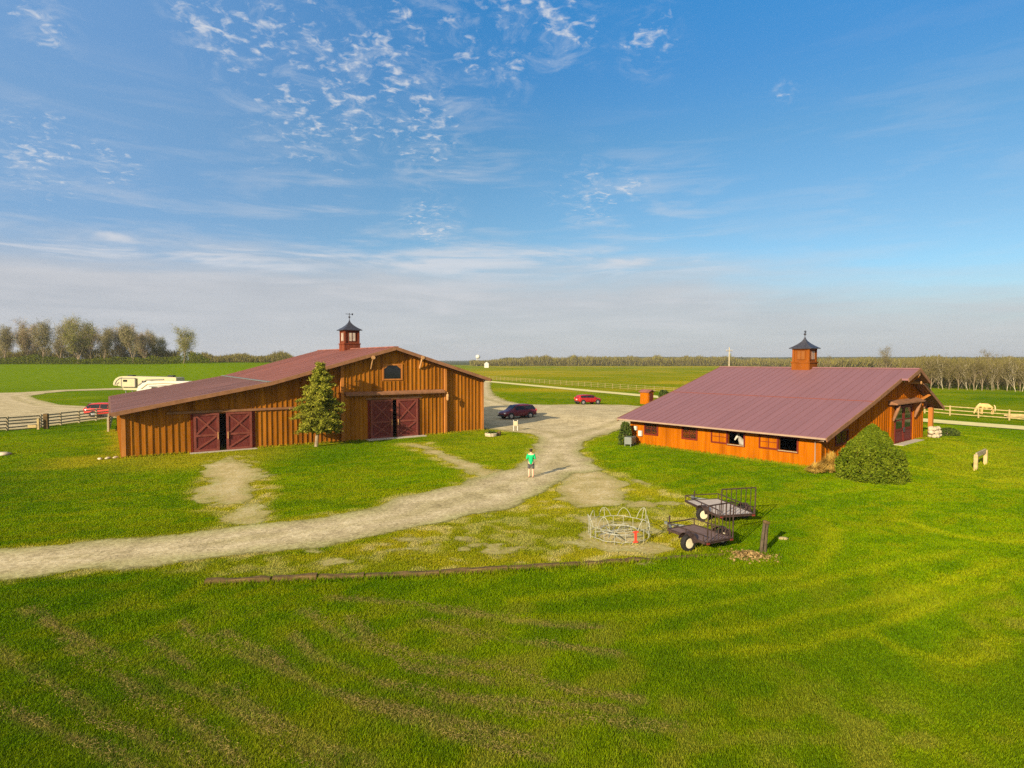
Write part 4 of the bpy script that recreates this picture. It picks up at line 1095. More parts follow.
# ------------------------------------------------------------------ utility trailers
def utility_trailer(label, loc, rz, Wd, L, gate_h, deckm, lean):
    """y forward = tongue; the ramp gate stands at y=0"""
    t = thing('utility_trailer', label, 'trailer', loc, rz, 'open utility trailers')
    h = Wd / 2; z = .48; met = M['rusty']
    b = MB(); b.bx(-h + .05, h - .05, .03, L - .03, z - .03, z + .01); b.build('deck', deckm, t)
    f = MB()
    for x in (-h, h): f.bx(x - .03, x + .03, 0, L, z - .06, z + .03)
    for y in (0, L): f.bx(-h + .04, h - .04, y - .03, y + .03, z - .06, z + .03)
    for y in (L * .35, L * .7): f.bx(-h + .04, h - .04, y - .03, y + .03, z - .09, z - .035)
    f.build('frame', met, t)
    r = MB()
    for x in (-h, h):
        r.tube([(x, 0.1, z + .26), (x, L, z + .26)], .025, 6)
        for y in (.1, L * .5, L): r.tube([(x, y, z), (x, y, z + .26)], .022, 6)
    r.tube([(-h, L, z + .26), (h, L, z + .26)], .025, 6); r.build('side_rail', met, t)
    tg = MB(); tg.bar((-h * .7, L, z - .06), (0, L + .7, z - .06), .07, .08); tg.bar((h * .7, L, z - .06), (0, L + .7, z - .06), .07, .08); tg.bar((0, L + .6, z - .06), (0, L + .95, z - .04), .09, .09)
    tg.build('tongue', M['grey_metal'], t)
    j = MB(); j.tube([(.0, L + .68, .02), (.0, L + .68, z + .3)], .03, 6); j.build('jack', met, t)
    ya = L * .36
    for x in (-h - .16, h + .16):
        wheel(t, x, ya, .31, .2, 1, M['rim_cream'])
        q = MB(); pts = [(.40 * math.cos(a), .31 + .40 * math.sin(a)) for a in np.linspace(.25, PI - .25, 9)]
        for (a0, z0), (a1, z1) in zip(pts[:-1], pts[1:]): q.bar((x, ya + a0, z0), (x, ya + a1, z1), .26, .02)
        q.build('fender', met, t)
    ax = MB(); ax.tube([(-h - .1, ya, .31), (h + .1, ya, .31)], .035, 6); ax.build('axle', met, t)
    for x in (-h + .1, h - .1):
        k = MB(); k.box((x, -.05, z - .04), (.14, .03, .07)); k.build('taillight', M['dull_red'], t)
    # ramp gate
    g_ = MB(); top = (-lean, z + .03 + gate_h)
    for k in range(8):
        x = -h + .05 + (Wd - .1) * k / 7; rr = .028 if k in (0, 7) else .017
        g_.tube([(x, -.05, z + .03), (x, -.05 + top[0], top[1])], rr, 6)
    for u in (0, .42, 1.0):
        if u == .42: continue
        y = -.05 + top[0] * u; zz = z + .03 + gate_h * u; g_.tube([(-h + .05, y, zz), (h - .05, y, zz)], .028, 6)
    g_.build('ramp_gate', met, t)
    return t
def place_trailer(label, rear_px, axis, *a):
    p = at(*rear_px); ang = math.atan2(axis[1], axis[0]) - PI / 2
    return utility_trailer(label, Vector((p.x, p.y, p.z)), ang, *a)
# frame z sits at .48, so the rear edge seen at a pixel is nearer than the ground point below it
place_trailer('low dark trailer with cream wheel and upright ramp gate beside the wire feeder', (719, 553), (-.46, .89), 1.40, 2.0, 1.36, M['deck_dark'], .03)
place_trailer('larger trailer with pale plywood deck behind the dark trailer', (737, 526), (-.22, .97), 1.75, 2.9, 1.16, M['plywood'], .06)

# ------------------------------------------------------------------ hay ring feeder
def feeder():
    p = at(619, 537)
    t = thing('hay_feeder', 'round galvanised tube hay feeder lying on the bare gravel patch', 'hay feeder', p, .2)
    R = 1.22; secs = 3
    def P(a, z, r=R): return (r * math.cos(a), r * math.sin(a), z)
    for nm, z in (('lower_ring', .14), ('middle_ring', .56)):
        b = MB(); n = 48
        b.tube([P(2 * PI * k / n, z + random.uniform(-.025, .025), R + random.uniform(-.02, .02)) for k in range(n + 1)], .012, 7); b.build(nm, M['galv'], t)
    b = MB()
    for k in range(18):
        a = 2 * PI * k / 18; b.tube([P(a, -.1 if k % 3 == 0 else .14), P(a, .56)], .011, 6)
    b.build('upright', M['galv'], t)
    for k in range(9):
        a0 = 2 * PI * k / 9 + .08; w = 2 * PI / 9 - .22
        b = MB(); pts = []; hh = random.uniform(.36, .52); tl = random.uniform(-.10, .10)
        for q in range(9):
            u = q / 8; pts.append(P(a0 + w * u, .56 + hh * (math.sin(PI * u) ** .75), R * (1 + tl * math.sin(PI * u))))
        b.tube(pts, .012, 6)
        if k % 2 == 0: b.tube([P(a0 + w / 2, .56), P(a0 + w / 2, .56 + hh, R * (1 + tl))], .011, 6)
        b.build('hoop', M['galv'], t)
    b = MB()
    for k in range(4): b.tube([P(.5 + k * .45, .16, .9), P(2.9 + k * .5, .2, 1.0)], .02, 6)
    b.tube([P(n * .3, .3, .75) for n in range(22)], .02, 6); b.build('inner_hoop', M['galv'], t)
    b = MB(); a = -PI / 2 + .35 - .2
    b.box(P(a, .36, R + .04), (.09, .04, .46), Matrix.Rotation(a + PI / 2, 3, 'Z'))
    b.box(P(a, .55, R + .04), (.22, .05, .06), Matrix.Rotation(a + PI / 2, 3, 'Z')); b.box(P(a, .16, R + .04), (.2, .05, .05), Matrix.Rotation(a + PI / 2, 3, 'Z'))
    b.build('connector', M['red_plate'], t)
feeder()

# ------------------------------------------------------------------ timber edging
TP = [(205, 584), (272, 581), (318, 579), (365, 577.5), (440, 574.5), (508, 570), (560, 566.5), (604, 563.5), (646, 560.5), (690, 557), (724, 555)]
names = ['leftmost weathered timber of the lawn edging'] + [f'{ORD[k]} weathered timber from the left end of the lawn edging' for k in range(1, len(TP) - 2)] + ['rightmost timber of the lawn edging, half sunk in grass']
for k in range(len(TP) - 1):
    a = at(*TP[k]); c = at(*TP[k + 1]); d = (c - a); d.z = 0; L = d.length
    low = random.uniform(-.05, .0) - (0 if k < 5 else .018 * (k - 4))
    b = MB(); n = 7; vs = []; fs = []
    for i_ in range(n):
        u = i_ / (n - 1); jx = [random.uniform(-.022, .022) for _ in range(8)]
        for (yy, zz), q in zip(((-.11, -.1), (.11, -.1), (.12, .13), (.09, .17), (-.09, .17), (-.12, .13)), range(6)):
            vs.append((.03 + (L - .06) * u, yy + jx[q], zz + jx[7 - q] + low))
    for i_ in range(n - 1):
        for q in range(6): fs.append((i_ * 6 + q, i_ * 6 + (q + 1) % 6, (i_ + 1) * 6 + (q + 1) % 6, (i_ + 1) * 6 + q))
    fs.append((5, 4, 3, 2, 1, 0)); fs.append(tuple(range((n - 1) * 6, n * 6)))
    b.add(vs, fs); o = b.build('edging_timber', M['old_wood']); o.location = a; o.rotation_euler = (random.uniform(-.05, .05), 0, math.atan2(d.y, d.x) + random.uniform(-.01, .01))
    tag(o, names[k], 'timber', 'lawn edging timbers')

# old double post, leaf heap, pale stone
p = at(763.5, 553)
t = thing('gate_post', 'old grey double post leaning beside the two trailers', 'post', p, .3)
b = MB(); b.tube([(-.12, 0, -.1), (-.06, 0, .5), (.03, .01, 1.12)], [.065, .06, .055], 8); b.build('post', M['dark_post'], t)
b = MB(); b.tube([(.06, .02, -.1), (.10, .02, .6), (.16, .02, 1.18)], [.075, .07, .065], 8); b.build('post', M['dark_post'], t)
b = MB(); b.box((.11, .0, 1.15), (.26, .16, .13), Matrix.Rotation(.35, 3, 'Y')); b.build('cap_block', M['old_wood'], t, bevel=.05)
p = at(748, 556)
n = 700; xx = RNG.normal(0, .42, n); yy = RNG.normal(0, .28, n)
zz = .16 * np.exp(-(xx / .5) ** 2 - (yy / .35) ** 2) * RNG.random(n) + .02
def leaf_quads(P, size, mats, name, parent=None, flat=0.0, aspect=1.0, mat_idx=None):
    n = len(P)
    a = RNG.normal(size=(n, 3)); a[:, 2] *= (1 - flat); a /= np.linalg.norm(a, axis=1)[:, None]
    b = RNG.normal(size=(n, 3)); b[:, 2] *= (1 - flat); b -= (a * b).sum(1)[:, None] * a; b /= np.linalg.norm(b, axis=1)[:, None]
    s = (np.asarray(size) * np.ones(n) * (.6 + .8 * RNG.random(n)))[:, None] / 2
    a = a * s * aspect; b = b * s
    V = np.stack([P - a, P - b * .7, P + a, P + b * .7], 1).reshape(-1, 3)
    return mesh_np(name, V, 4, np.arange(4 * n), mats, parent, mat_idx)
o = leaf_quads(np.stack([xx, yy, zz], 1), .10, M['deadleaf'], 'leaf_pile', flat=.5); o.location = p
tag(o, 'heap of brown dead leaves at the foot of the old post', 'leaf pile', kind='stuff')

def rock(seed, s):
    r = random.Random(seed); b = MB(); n, m_ = 9, 6; vs = []; fs = []
    vs.append((0, 0, -s[2] * .5))
    for i_ in range(1, m_):
        ph = -PI / 2 + PI * i_ / m_
        for k in range(n):
            a = 2 * PI * k / n; j = r.uniform(.8, 1.15)
            vs.append((s[0] * j * math.cos(ph) * math.cos(a) * .5, s[1] * j * math.cos(ph) * math.sin(a) * .5, s[2] * math.sin(ph) * .5 * r.uniform(.9, 1.1)))
    vs.append((0, 0, s[2] * .5))
    for k in range(n): fs.append((0, 1 + (k + 1) % n, 1 + k)); fs.append((len(vs) - 1, 1 + (m_ - 2) * n + k, 1 + (m_ - 2) * n + (k + 1) % n))
    for i_ in range(m_ - 2):
        for k in range(n): fs.append((1 + i_ * n + k, 1 + i_ * n + (k + 1) % n, 1 + (i_ + 1) * n + (k + 1) % n, 1 + (i_ + 1) * n + k))
    b.add(vs, fs); return b
o = rock(3, (.42, .26, .14)).build('stone', M['tan_stone'], smooth=True); o.location = at(783, 540) + Vector((0, 0, .06)); tag(o, 'lone pale stone in the grass right of the old post', 'stone')
o = rock(5, (.5, .4, .22)).build('stone', M['stone'], smooth=True); o.location = at(3, 455) + Vector((0, 0, .06)); o.scale = (2.2, 2.4, 1.6); tag(o, 'pale flat rock in the grass at the left edge', 'stone')
protos = [rock(20 + k, (.55, .45, .38)) for k in range(3)]
meshes = []
for k in range(26):
    if k < 3: o = protos[k].build('fieldstone', M['stone'], smooth=True); meshes.append(o)
    else: o = meshes[k % 3].copy(); COL.objects.link(o)
    u = random.random(); lay = int(k / 9)
    q = Rw(21.6 + 2.3 * random.random() * (1 - .2 * lay) + .25 * lay, -.45 + random.uniform(-.35, .25) * (1 - .25 * lay))
    o.location = (q.x, q.y, hz(q.x, q.y) + .15 + .32 * lay); o.rotation_euler = (random.uniform(0, .4), 0, random.uniform(0, 6)); s = random.uniform(.8, 1.25); o.scale = (s, s, s)
    tag(o, 'pale fieldstone heaped against the porch post of the orange stable', 'stone', 'fieldstones by the stable porch')
for k, (x, y) in enumerate(((100, 459.5), (108, 458.8), (116, 458))):
    o = meshes[k].copy(); COL.objects.link(o); o.location = at(x, y) + Vector((0, 0, .05)); o.scale = (.9, .7, .5)
    tag(o, 'small pale stone beside the left corner of the brown barn', 'stone', 'stones at the brown barn corner')

# ------------------------------------------------------------------ hitching rail
a = at(975.6, 470.5); c = at(985.3, 464.6); d = c - a
t = thing('hitching_rail', 'wooden hitching rail of two posts and a plank on the right lawn', 'hitching rail', a, math.atan2(d.y, d.x))
L = math.hypot(d.x, d.y)
for x in (0, L):
    b = MB(); b.box((x, 0, .48), (.22, .22, 1.15)); b.build('post', M['pale_wood'], t, bevel=.03)
b = MB(); b.box((L / 2, 0, 1.0), (L - .18, .10, .30)); b.build('plank', M['grey_wood'], t, bevel=.015)

# ------------------------------------------------------------------ fences
def fence(label, pts, spacing, hgt, rails, m, post_r=.09, rail_h=.14, name='rail_fence', lean=0):
    p0 = Vector(pts[0]); t = thing(name, label, 'fence', (p0.x, p0.y, 0), 0)
    P = [Vector(q) for q in pts]; segs = []; acc = 0
    pos = []
    for a, b in zip(P[:-1], P[1:]):
        n = max(1, int(round((b - a).length / spacing)))
        pos += [a + (b - a) * k / n for k in range(n)]
    pos.append(P[-1]); pos = [Vector((q.x, q.y, 0)) for q in pos]
    proto = MB(); proto.box((0, 0, hgt / 2 + .02), (post_r * 2, post_r * 2, hgt + .14)); pr = proto.build('post', m, t, bevel=.015)
    for k, q in enumerate(pos):
        o = pr if k == 0 else pr.copy()
        if k: COL.objects.link(o); o.parent = t
        z = hz(q.x, q.y); o.location = (q.x - p0.x, q.y - p0.y, z); o.rotation_euler = (random.uniform(-.03, .03), random.uniform(-.03, .03), math.atan2(P[-1].y - P[0].y, P[-1].x - P[0].x))
    for r in range(rails):
        b = MB(); zz = hgt * (.22 + .74 * r / max(1, rails - 1))
        for q, w in zip(pos[:-1], pos[1:]):
            a_ = Vector((q.x - p0.x, q.y - p0.y, hz(q.x, q.y) + zz + random.uniform(-.03, .03))); b_ = Vector((w.x - p0.x, w.y - p0.y, hz(w.x, w.y) + zz + random.uniform(-.03, .03)))
            b.bar(a_, b_, .05, rail_h)
        b.build('rail', m, t)
    return t
fa, fb = at(-70, 437), at(112, 418.5)
fm = at(41, 427.5)
fence('grey four rail fence in front of the left gravel lot', [fa, fm, fb, Lw(-.8, 20)], 2.7, 1.35, 4, M['grey_wood'])
t = thing('gate_stub', 'short pale post and board beside the left rail fence', 'post', at(38.5, 429.5), .3)
b = MB(); b.box((0, 0, .55), (.2, .2, 1.2)); b.build('post', M['pale_wood'], t, bevel=.02)
b = MB(); b.box((-.5, -.1, .35), (.75, .08, .3)); b.build('board', M['pale_wood'], t)
b = MB(); b.box((.5, .5, .8), (.4, .4, 1.6)); b.build('dark_post', M['old_wood'], t, bevel=.03)
fence('thin grey pasture fence beyond the farm lane, between the two barns', [at(486, 379.3), at(645, 391), at(760, 399.5)], 3.2, 1.2, 3, M['dull_wood'], .05, .06)
fence('sun bleached pasture fence right of the orange stable', [at(762, 399.7), at(950, 415.5), at(1120, 429)], 3.2, 1.2, 3, M['pale_wood'], .07, .11)
# stack of spare rails at the right edge
q = at(1018, 417.5)
t = thing('rail_stack', 'stack of pale spare fence rails at the right edge of the pasture fence', 'rail stack', Vector((q.x, q.y - .8, q.z)), -.5)
for k in range(7):
    b = MB(); b.box((random.uniform(-.3, .3), (k % 3) * .22, .12 + .16 * (k // 3)), (3.6, .16, .12)); b.build('rail', M['pale_wood'], t)

# ------------------------------------------------------------------ organic bodies
def skin_mesh(name, chains, parent=None, m=None, subd=2):
    """chains: list of lists of (x,y,z,r); equal points are shared"""
    vs = []; rs = []; es = []; key = {}
    for ch in chains:
        prev = None
        for x, y, z, r in ch:
            k = (round(x, 4), round(y, 4), round(z, 4))
            if k not in key: key[k] = len(vs); vs.append((x, y, z)); rs.append(r)
            i_ = key[k]
            if prev is not None and prev != i_: es.append((prev, i_))
            prev = i_
    me = bpy.data.meshes.new(name); me.from_pydata(vs, es, [])
    o = bpy.data.objects.new(name, me); COL.objects.link(o)
    o.modifiers.new('skin', 'SKIN')
    for i_, sv in enumerate(me.skin_vertices[0].data): sv.radius = (rs[i_], rs[i_]); sv.use_root = (i_ == 0)
    s = o.modifiers.new('sub', 'SUBSURF'); s.levels = subd; s.render_levels = subd
    dg = bpy.context.evaluated_depsgraph_get(); dg.update()
    out = bpy.data.meshes.new_from_object(o.evaluated_get(dg)); o.modifiers.clear(); o.data = out; bpy.data.meshes.remove(me)
    out.name = name
    if m: out.materials.clear(); out.materials.append(m)
    out.polygons.foreach_set('use_smooth', [True] * len(out.polygons))
    if parent is not None: o.parent = parent
    return o

def person():
    p = at(531, 477.8)
    t = thing('person', 'person in green shirt and dark shorts standing on the gravel drive', 'person', p, -.12)
    chains = [[(0, 0, .95, .13), (0, 0, 1.12, .125), (0, 0, 1.30, .15), (0, .0, 1.43, .12), (0, .01, 1.52, .055), (0, .03, 1.60, .075), (0, .04, 1.69, .095), (0, .035, 1.755, .06)]]
    for s in (-1, 1):
        chains.append([(0, 0, .95, .13), (s * .10, 0, .88, .095), (s * .115, .02, .50, .062), (s * .12, .0, .30, .058), (s * .12, -.02, .10, .042), (s * .125, .02, .045, .045), (s * .135, .16, .035, .035)])
        chains.append([(0, .0, 1.43, .12), (s * .19, 0, 1.425, .068), (s * .27, .0, 1.16, .047), (s * .20, .22, 1.13, .04), (s * .12, .31, 1.16, .028)])
    skin_mesh('body', chains, t, M['skin'])
    for s in (-1, 1):
        fg = []
        for k, (ln, dz) in enumerate(((.075, .03), (.085, .01), (.08, -.01), (.06, -.03))):
            fg.append([(s * .12, .31, 1.16, .022), (s * .10, .335, 1.16 + dz, .011), (s * .085, .335 + ln * .5, 1.165 + dz, .009), (s * .06, .335 + ln * .7, 1.16 + dz, .007)])
        fg.append([(s * .12, .31, 1.16, .022), (s * .10, .325, 1.195, .011), (s * .07, .345, 1.205, .009)])
        skin_mesh('hand', fg, t, M['skin'], 1)
    skin_mesh('shirt', [[(0, 0, .80, .155), (0, 0, 1.06, .16), (0, 0, 1.30, .172), (0, 0, 1.44, .115)], [(0, 0, 1.44, .115), (.19, 0, 1.425, .082), (.268, 0, 1.14, .06)], [(0, 0, 1.44, .115), (-.19, 0, 1.425, .082), (-.268, 0, 1.14, .06)]], t, M['shirt'])
    skin_mesh('shorts', [[(0, 0, .97, .15), (.105, 0, .84, .12), (.118, .012, .62, .098), (.12, .015, .55, .092)], [(0, 0, .97, .15), (-.105, 0, .84, .12), (-.118, .012, .62, .098), (-.12, .015, .55, .092)]], t, M['shorts'])
    skin_mesh('hair', [[(0, -.005, 1.58, .07), (0, .0, 1.66, .10), (0, .02, 1.745, .108), (0, .035, 1.79, .07)]], t, M['hair'])
    for s in (-1, 1): skin_mesh('shoe', [[(s * .12, -.04, .045, .05), (s * .128, .08, .042, .048), (s * .135, .18, .036, .038)]], t, M['shoe'], 1)
    for s in (-1, 1): b = MB(); b.lathe([(.012, -.006), (.016, 0), (.012, .006)], 8, (s * .035, .135, 1.695), 'y'); b.build('eye', M['hair'], t)
    c = thing('remote_controller', 'dark handheld controller held by the person in green', 'controller', p, -.12)
    b = MB(); b.box((0, .37, 1.17), (.19, .10, .05), Matrix.Rotation(.3, 3, 'X')); b.build('controller_body', M['plastic'], c, bevel=.015)
    b = MB(); b.box((0, .42, 1.235), (.22, .02, .14), Matrix.Rotation(-.4, 3, 'X')); b.build('screen', M['plastic'], c)
person()

def horse(label, loc, rz, coat, mane, head_up):
    t = thing('horse', label, 'horse', loc, rz, 'horses')
    ch = [[(-.62, 0, 1.20, .36), (-.3, 0, 1.14, .38), (.05, 0, 1.10, .39), (.42, 0, 1.14, .37), (.62, 0, 1.24, .30)]]
    if head_up: neck = [(.62, 0, 1.24, .30), (.85, 0, 1.48, .20), (1.02, 0, 1.72, .15), (1.10, 0, 1.84, .12), (1.28, 0, 1.74, .105), (1.48, 0, 1.56, .075), (1.58, 0, 1.47, .065)]
    else: neck = [(.62, 0, 1.24, .30), (.92, 0, 1.08, .21), (1.15, 0, .78, .16), (1.25, 0, .56, .12), (1.30, 0, .38, .10), (1.36, 0, .18, .075), (1.39, 0, .09, .062)]
    ch.append(neck)
    for s in (-1, 1):
        ch.append([(.42, 0, 1.14, .37), (.48, s * .15, .95, .16), (.50, s * .16, .55, .062), (.50, s * .16, .48, .066), (.50, s * .16, .16, .042), (.53, s * .16, .04, .06)])
        ch.append([(-.62, 0, 1.20, .36), (-.58, s * .16, .95, .20), (-.52, s * .17, .78, .10), (-.72, s * .17, .52, .062), (-.70, s * .17, .16, .044), (-.66, s * .17, .04, .06)])
    h0 = neck[3]
    for s in (-1, 1): ch.append([h0, (h0[0] - .02 + (0 if head_up else -.05), s * .07, h0[2] + (.16 if head_up else .06), .028)])
    skin_mesh('body', ch, t, coat)
    skin_mesh('tail', [[(-.86, 0, 1.28, .06), (-1.0, 0, 1.05, .08), (-1.02, 0, .7, .085), (-.98, 0, .4, .04)]], t, mane, 1)
    mp = [(neck[k][0] - (.06 if head_up else -.02), 0, neck[k][2] + neck[k][3] * .9, .055) for k in range(0, 4)]
    skin_mesh('mane', [mp], t, mane, 1)
    for s in (-1, 1): b = MB(); e = neck[4]; b.lathe([(.005, -.02), (.022, -.01), (.022, .01), (.005, .02)], 8, (e[0] - .03, s * .10, e[2] + .05), 'y'); b.build('eye', M['hair'], t)
    return t
p = at(990, 415.6); horse('golden palomino horse grazing behind the pasture fence', Vector((p.x + .6, p.y + 1.4, hz(p.x + .6, p.y + 1.4))), PI - .25, M['palomino'], M['mane'], False).scale = (1.0, 1.0, 1.0)
q = Rw(1.35, 5.95); horse('white horse looking out of the open stable window', Vector((q.x, q.y, .05 - .16)), RZR + PI - .1, M['greyhorse'], M['darkmane'], True).scale = (.92, .92, .92)

# ------------------------------------------------------------------ small things round the buildings
p = at(631, 445.5)
t = thing('condenser_unit', 'grey louvred condenser unit at the far corner of the orange stable', 'condenser', p, RZR + .3)
b = MB(); b.bx(-.75, -.05, -.3, .3, .18, .78); b.build('cabinet', M['grey_metal'], t, bevel=.02)
b = MB(); b.bx(.05, .75, -.15, .45, .18, .74); b.build('cabinet', M['grey_metal'], t, bevel=.02)
b = MB()
for k in range(6): b.bx(-.70, -.10, -.325, -.302, .24 + k * .085, .28 + k * .085); b.bx(.10, .70, -.175, -.152, .24 + k * .08, .28 + k * .08)
b.build('louver', M['galv'], t)
for x, y in ((-.7, -.25), (-.1, -.25), (-.7, .25), (-.1, .25), (.1, -.1), (.7, -.1), (.1, .4), (.7, .4)):
    b = MB(); b.bx(x - .03, x + .03, y - .03, y + .03, -.05, .18); b.build('leg', M['grey_metal'], t)
p = at(515.6, 431)
t = thing('sign_post', 'small white two legged sign at the edge of the barn shadow', 'sign', p, -.2)
b = MB()
for x in (-.2, .2): b.bx(x - .03, x + .03, -.03, .03, -.05, 1.1)
b.build('frame', M['white'], t); b = MB(); b.bx(-.22, .22, -.05, -.031, .55, 1.0); b.build('panel', M['cream'], t)
p = at(491, 436)
t = thing('stone_planter', 'low stone planter on the lawn by the barn right corner', 'planter', p, .4)
b = MB(); b.lathe([(.55, -.05), (.6, .25), (.5, .3), (.46, .18)], 12); b.build('basin', M['stone'], t)
o = leaf_quads(np.stack([RNG.normal(0, .25, 150), RNG.normal(0, .25, 150), .25 + .25 * RNG.random(150)], 1), .14, M['shrub'], 'foliage', t)
b = MB(); b.lathe([(.18, -.05), (.22, .35), (.18, .38)], 10, (.85, .1, 0)); b.build('pot', M['old_wood'], t)

# utility pole and tank far away
p = atY(729, 150)
t = thing('utility_pole', 'pale utility pole with crossarm rising behind the stable roof', 'utility pole', p, .5)
b = MB(); b.tube([(0, 0, -.3), (0, 0, 10.4)], [.16, .11], 8); b.build('pole', M['bark_pale'], t)
b = MB(); b.bx(-1.1, 1.1, -.06, .06, 9.4, 9.56); b.build('crossarm', M['bark'], t)
for x in (-1, -.5, .5, 1): b = MB(); b.lathe([(.05, 9.56), (.06, 9.7), (.03, 9.78)], 8, (x, 0, 0)); b.build('insulator', M['white'], t)
b = MB(); b.lathe([(.2, 8.2), (.22, 8.5), (.2, 8.9)], 10, (.3, -.1, 0)); b.build('transformer', M['grey_metal'], t)
p = atY(478, 760)
t = thing('water_tower', 'tiny white water tower on the horizon right of the brown barn', 'water tower', p)
b = MB(); b.lathe([(.2, 8.6), (2.2, 9.3), (2.9, 10.6), (2.9, 12), (2.2, 13.2), (.3, 14)], 16); b.build('tank', M['white'], t, smooth=True)
for k in range(4):
    b = MB(); a = PI / 4 + k * PI / 2; b.tube([(2.6 * math.cos(a), 2.6 * math.sin(a), -.5), (2 * math.cos(a), 2 * math.sin(a), 9.6)], .22, 6); b.build('leg', M['white'], t)
b = MB(); b.tube([(0, 0, -.5), (0, 0, 8.8)], .4, 8); b.build('riser', M['white'], t)
p = atY(486.5, 560)
t = thing('farm_shed', 'white farm shed on the horizon below the water tower', 'shed', p)
b = MB(); b.prism([(-2, -.5), (2, -.5), (2, 4.0), (0, 5.5), (-2, 4.0)], 'y', 0, 6); b.build('wall', M['white'], t)
b = MB()
for xa, za, xb, zb in ((-2.4, 3.85, 0, 5.7), (0, 5.7, 2.4, 3.85)): b.prism([(xa, za), (xb, zb), (xb, zb + .15), (xa, za + .15)], 'y', -.3, 6.3)
b.build('roof', M['grey_metal'], t)

# ------------------------------------------------------------------ trees
def branching(seed, H, spread, trunk_r, levels=4, fork=.3, kids=(5, 4, 4), up=.5):
    r = random.Random(seed); b = MB(); tips = []
    def grow(p, d, L, rad, lv):
        n = 3; pts = [p]; rr = [rad]; q = Vector(p); dd = Vector(d)
        for k in range(n):
            dd = (dd + Vector((r.uniform(-1, 1), r.uniform(-1, 1), r.uniform(-.3, .8))) * .16).normalized(); q = q + dd * L / n
            pts.append(q.copy()); rr.append(rad * (1 - .55 * (k + 1) / n))
        b.tube(pts, rr, 6 if lv < 2 else 4, cap=False)
        if lv >= levels - 1: tips.append((pts, dd)); return
        m_ = kids[min(lv, len(kids) - 1)]
        for k in range(m_):
            u = fork + (1 - fork) * (k + .6 * r.random()) / m_ if lv == 0 else .25 + .75 * (k + r.random()) / m_
            i_ = min(int(u * n), n - 1); f = u * n - i_; s = pts[i_].lerp(pts[i_ + 1], min(f, 1))
            a = r.uniform(0, 2 * PI); out = Vector((math.cos(a), math.sin(a), 0))
            nd = (dd * up + out * spread * r.uniform(.7, 1.2) + Vector((0, 0, .35))).normalized()
            grow(s, nd, L * r.uniform(.45, .68), max(rad * (1 - .55 * u) * .55, .018), lv + 1)
        tips.append((pts[-2:], dd))
    grow(Vector((0, 0, -.3)), Vector((r.uniform(-.06, .06), r.uniform(-.06, .06), 1)), H * .62, trunk_r, 0)
    return b, tips

def crown_points(tips, n, jitter, seed):
    g_ = np.random.default_rng(seed); out = []
    for k in range(n):
        pts, d = tips[int(g_.random() * len(tips)) % len(tips)]
        u = g_.random() * (len(pts) - 1); i_ = int(u); p = pts[i_].lerp(pts[min(i_ + 1, len(pts) - 1)], u - i_)
        out.append(tuple(p))
    out = np.array(out); return out + g_.normal(0, jitter, out.shape)

def bare_tree(name, label, cat, group, seed, H, spread, tr, twigs, buds, bsize, barkm, twigm, budm, kids=(6, 4, 4), fork=.3, tw=.05, up=.5):
    t = thing(name, label, cat, (0, 0, 0), 0, group)
    b, tips = branching(seed, H, spread, tr, 4, fork, kids, up)
    b.build('trunk', barkm, t, fix=False)
    # twigs: thin crossed slivers, buds and young leaves: small quads
    P = crown_points(tips, twigs, .5 * H / 15, seed)
    g_ = np.random.default_rng(seed + 1)
    d = g_.normal(size=(twigs, 3)); d[:, 2] = np.abs(d[:, 2]) * .9 + .25; d /= np.linalg.norm(d, axis=1)[:, None]
    L = (.5 + 1.3 * g_.random(twigs))[:, None] * H / 15
    s = np.cross(d, g_.normal(size=(twigs, 3))); s /= np.linalg.norm(s, axis=1)[:, None]; s *= tw / 2
    V1 = np.stack([P - s, P + s, P + d * L + s * .4, P + d * L - s * .4], 1).reshape(-1, 3)
    Q = crown_points(tips, buds, .7 * H / 15, seed + 2)
    a = g_.normal(size=(buds, 3)); a /= np.linalg.norm(a, axis=1)[:, None]; c = np.cross(a, g_.normal(size=(buds, 3))); c /= np.linalg.norm(c, axis=1)[:, None]
    sz = (bsize * (.5 + g_.random(buds)))[:, None] / 2
    V2 = np.stack([Q - a * sz, Q - c * sz * .7, Q + a * sz, Q + c * sz * .7], 1).reshape(-1, 3)
    V = np.vstack([V1, V2]); mi = np.concatenate([np.zeros(twigs, int), np.ones(buds, int)])
    mesh_np('crown', V, 4, np.arange(len(V)), [twigm, budm], t, mi)
    return t

T = [bare_tree('bare_tree', '', 'tree', 'trees of the left tree line', 101, 15, .62, .22, 3600, 1200, .26, M['bark'], M['twig'], M['bud_green'], (10, 5, 4), .14, tw=.055, up=.75),
     bare_tree('bare_tree', '', 'tree', 'trees of the left tree line', 102, 16, .50, .20, 3600, 1000, .26, M['bark'], M['twig_olive'], M['bud'], (11, 5, 4), .12, tw=.055, up=.85),
     bare_tree('bare_tree', '', 'tree', 'trees of the left tree line', 103, 15, .72, .26, 2800, 3600, .28, M['bark'], M['twig_olive'], M['bud_green'], (10, 5, 4), .12, tw=.055, up=.7)]
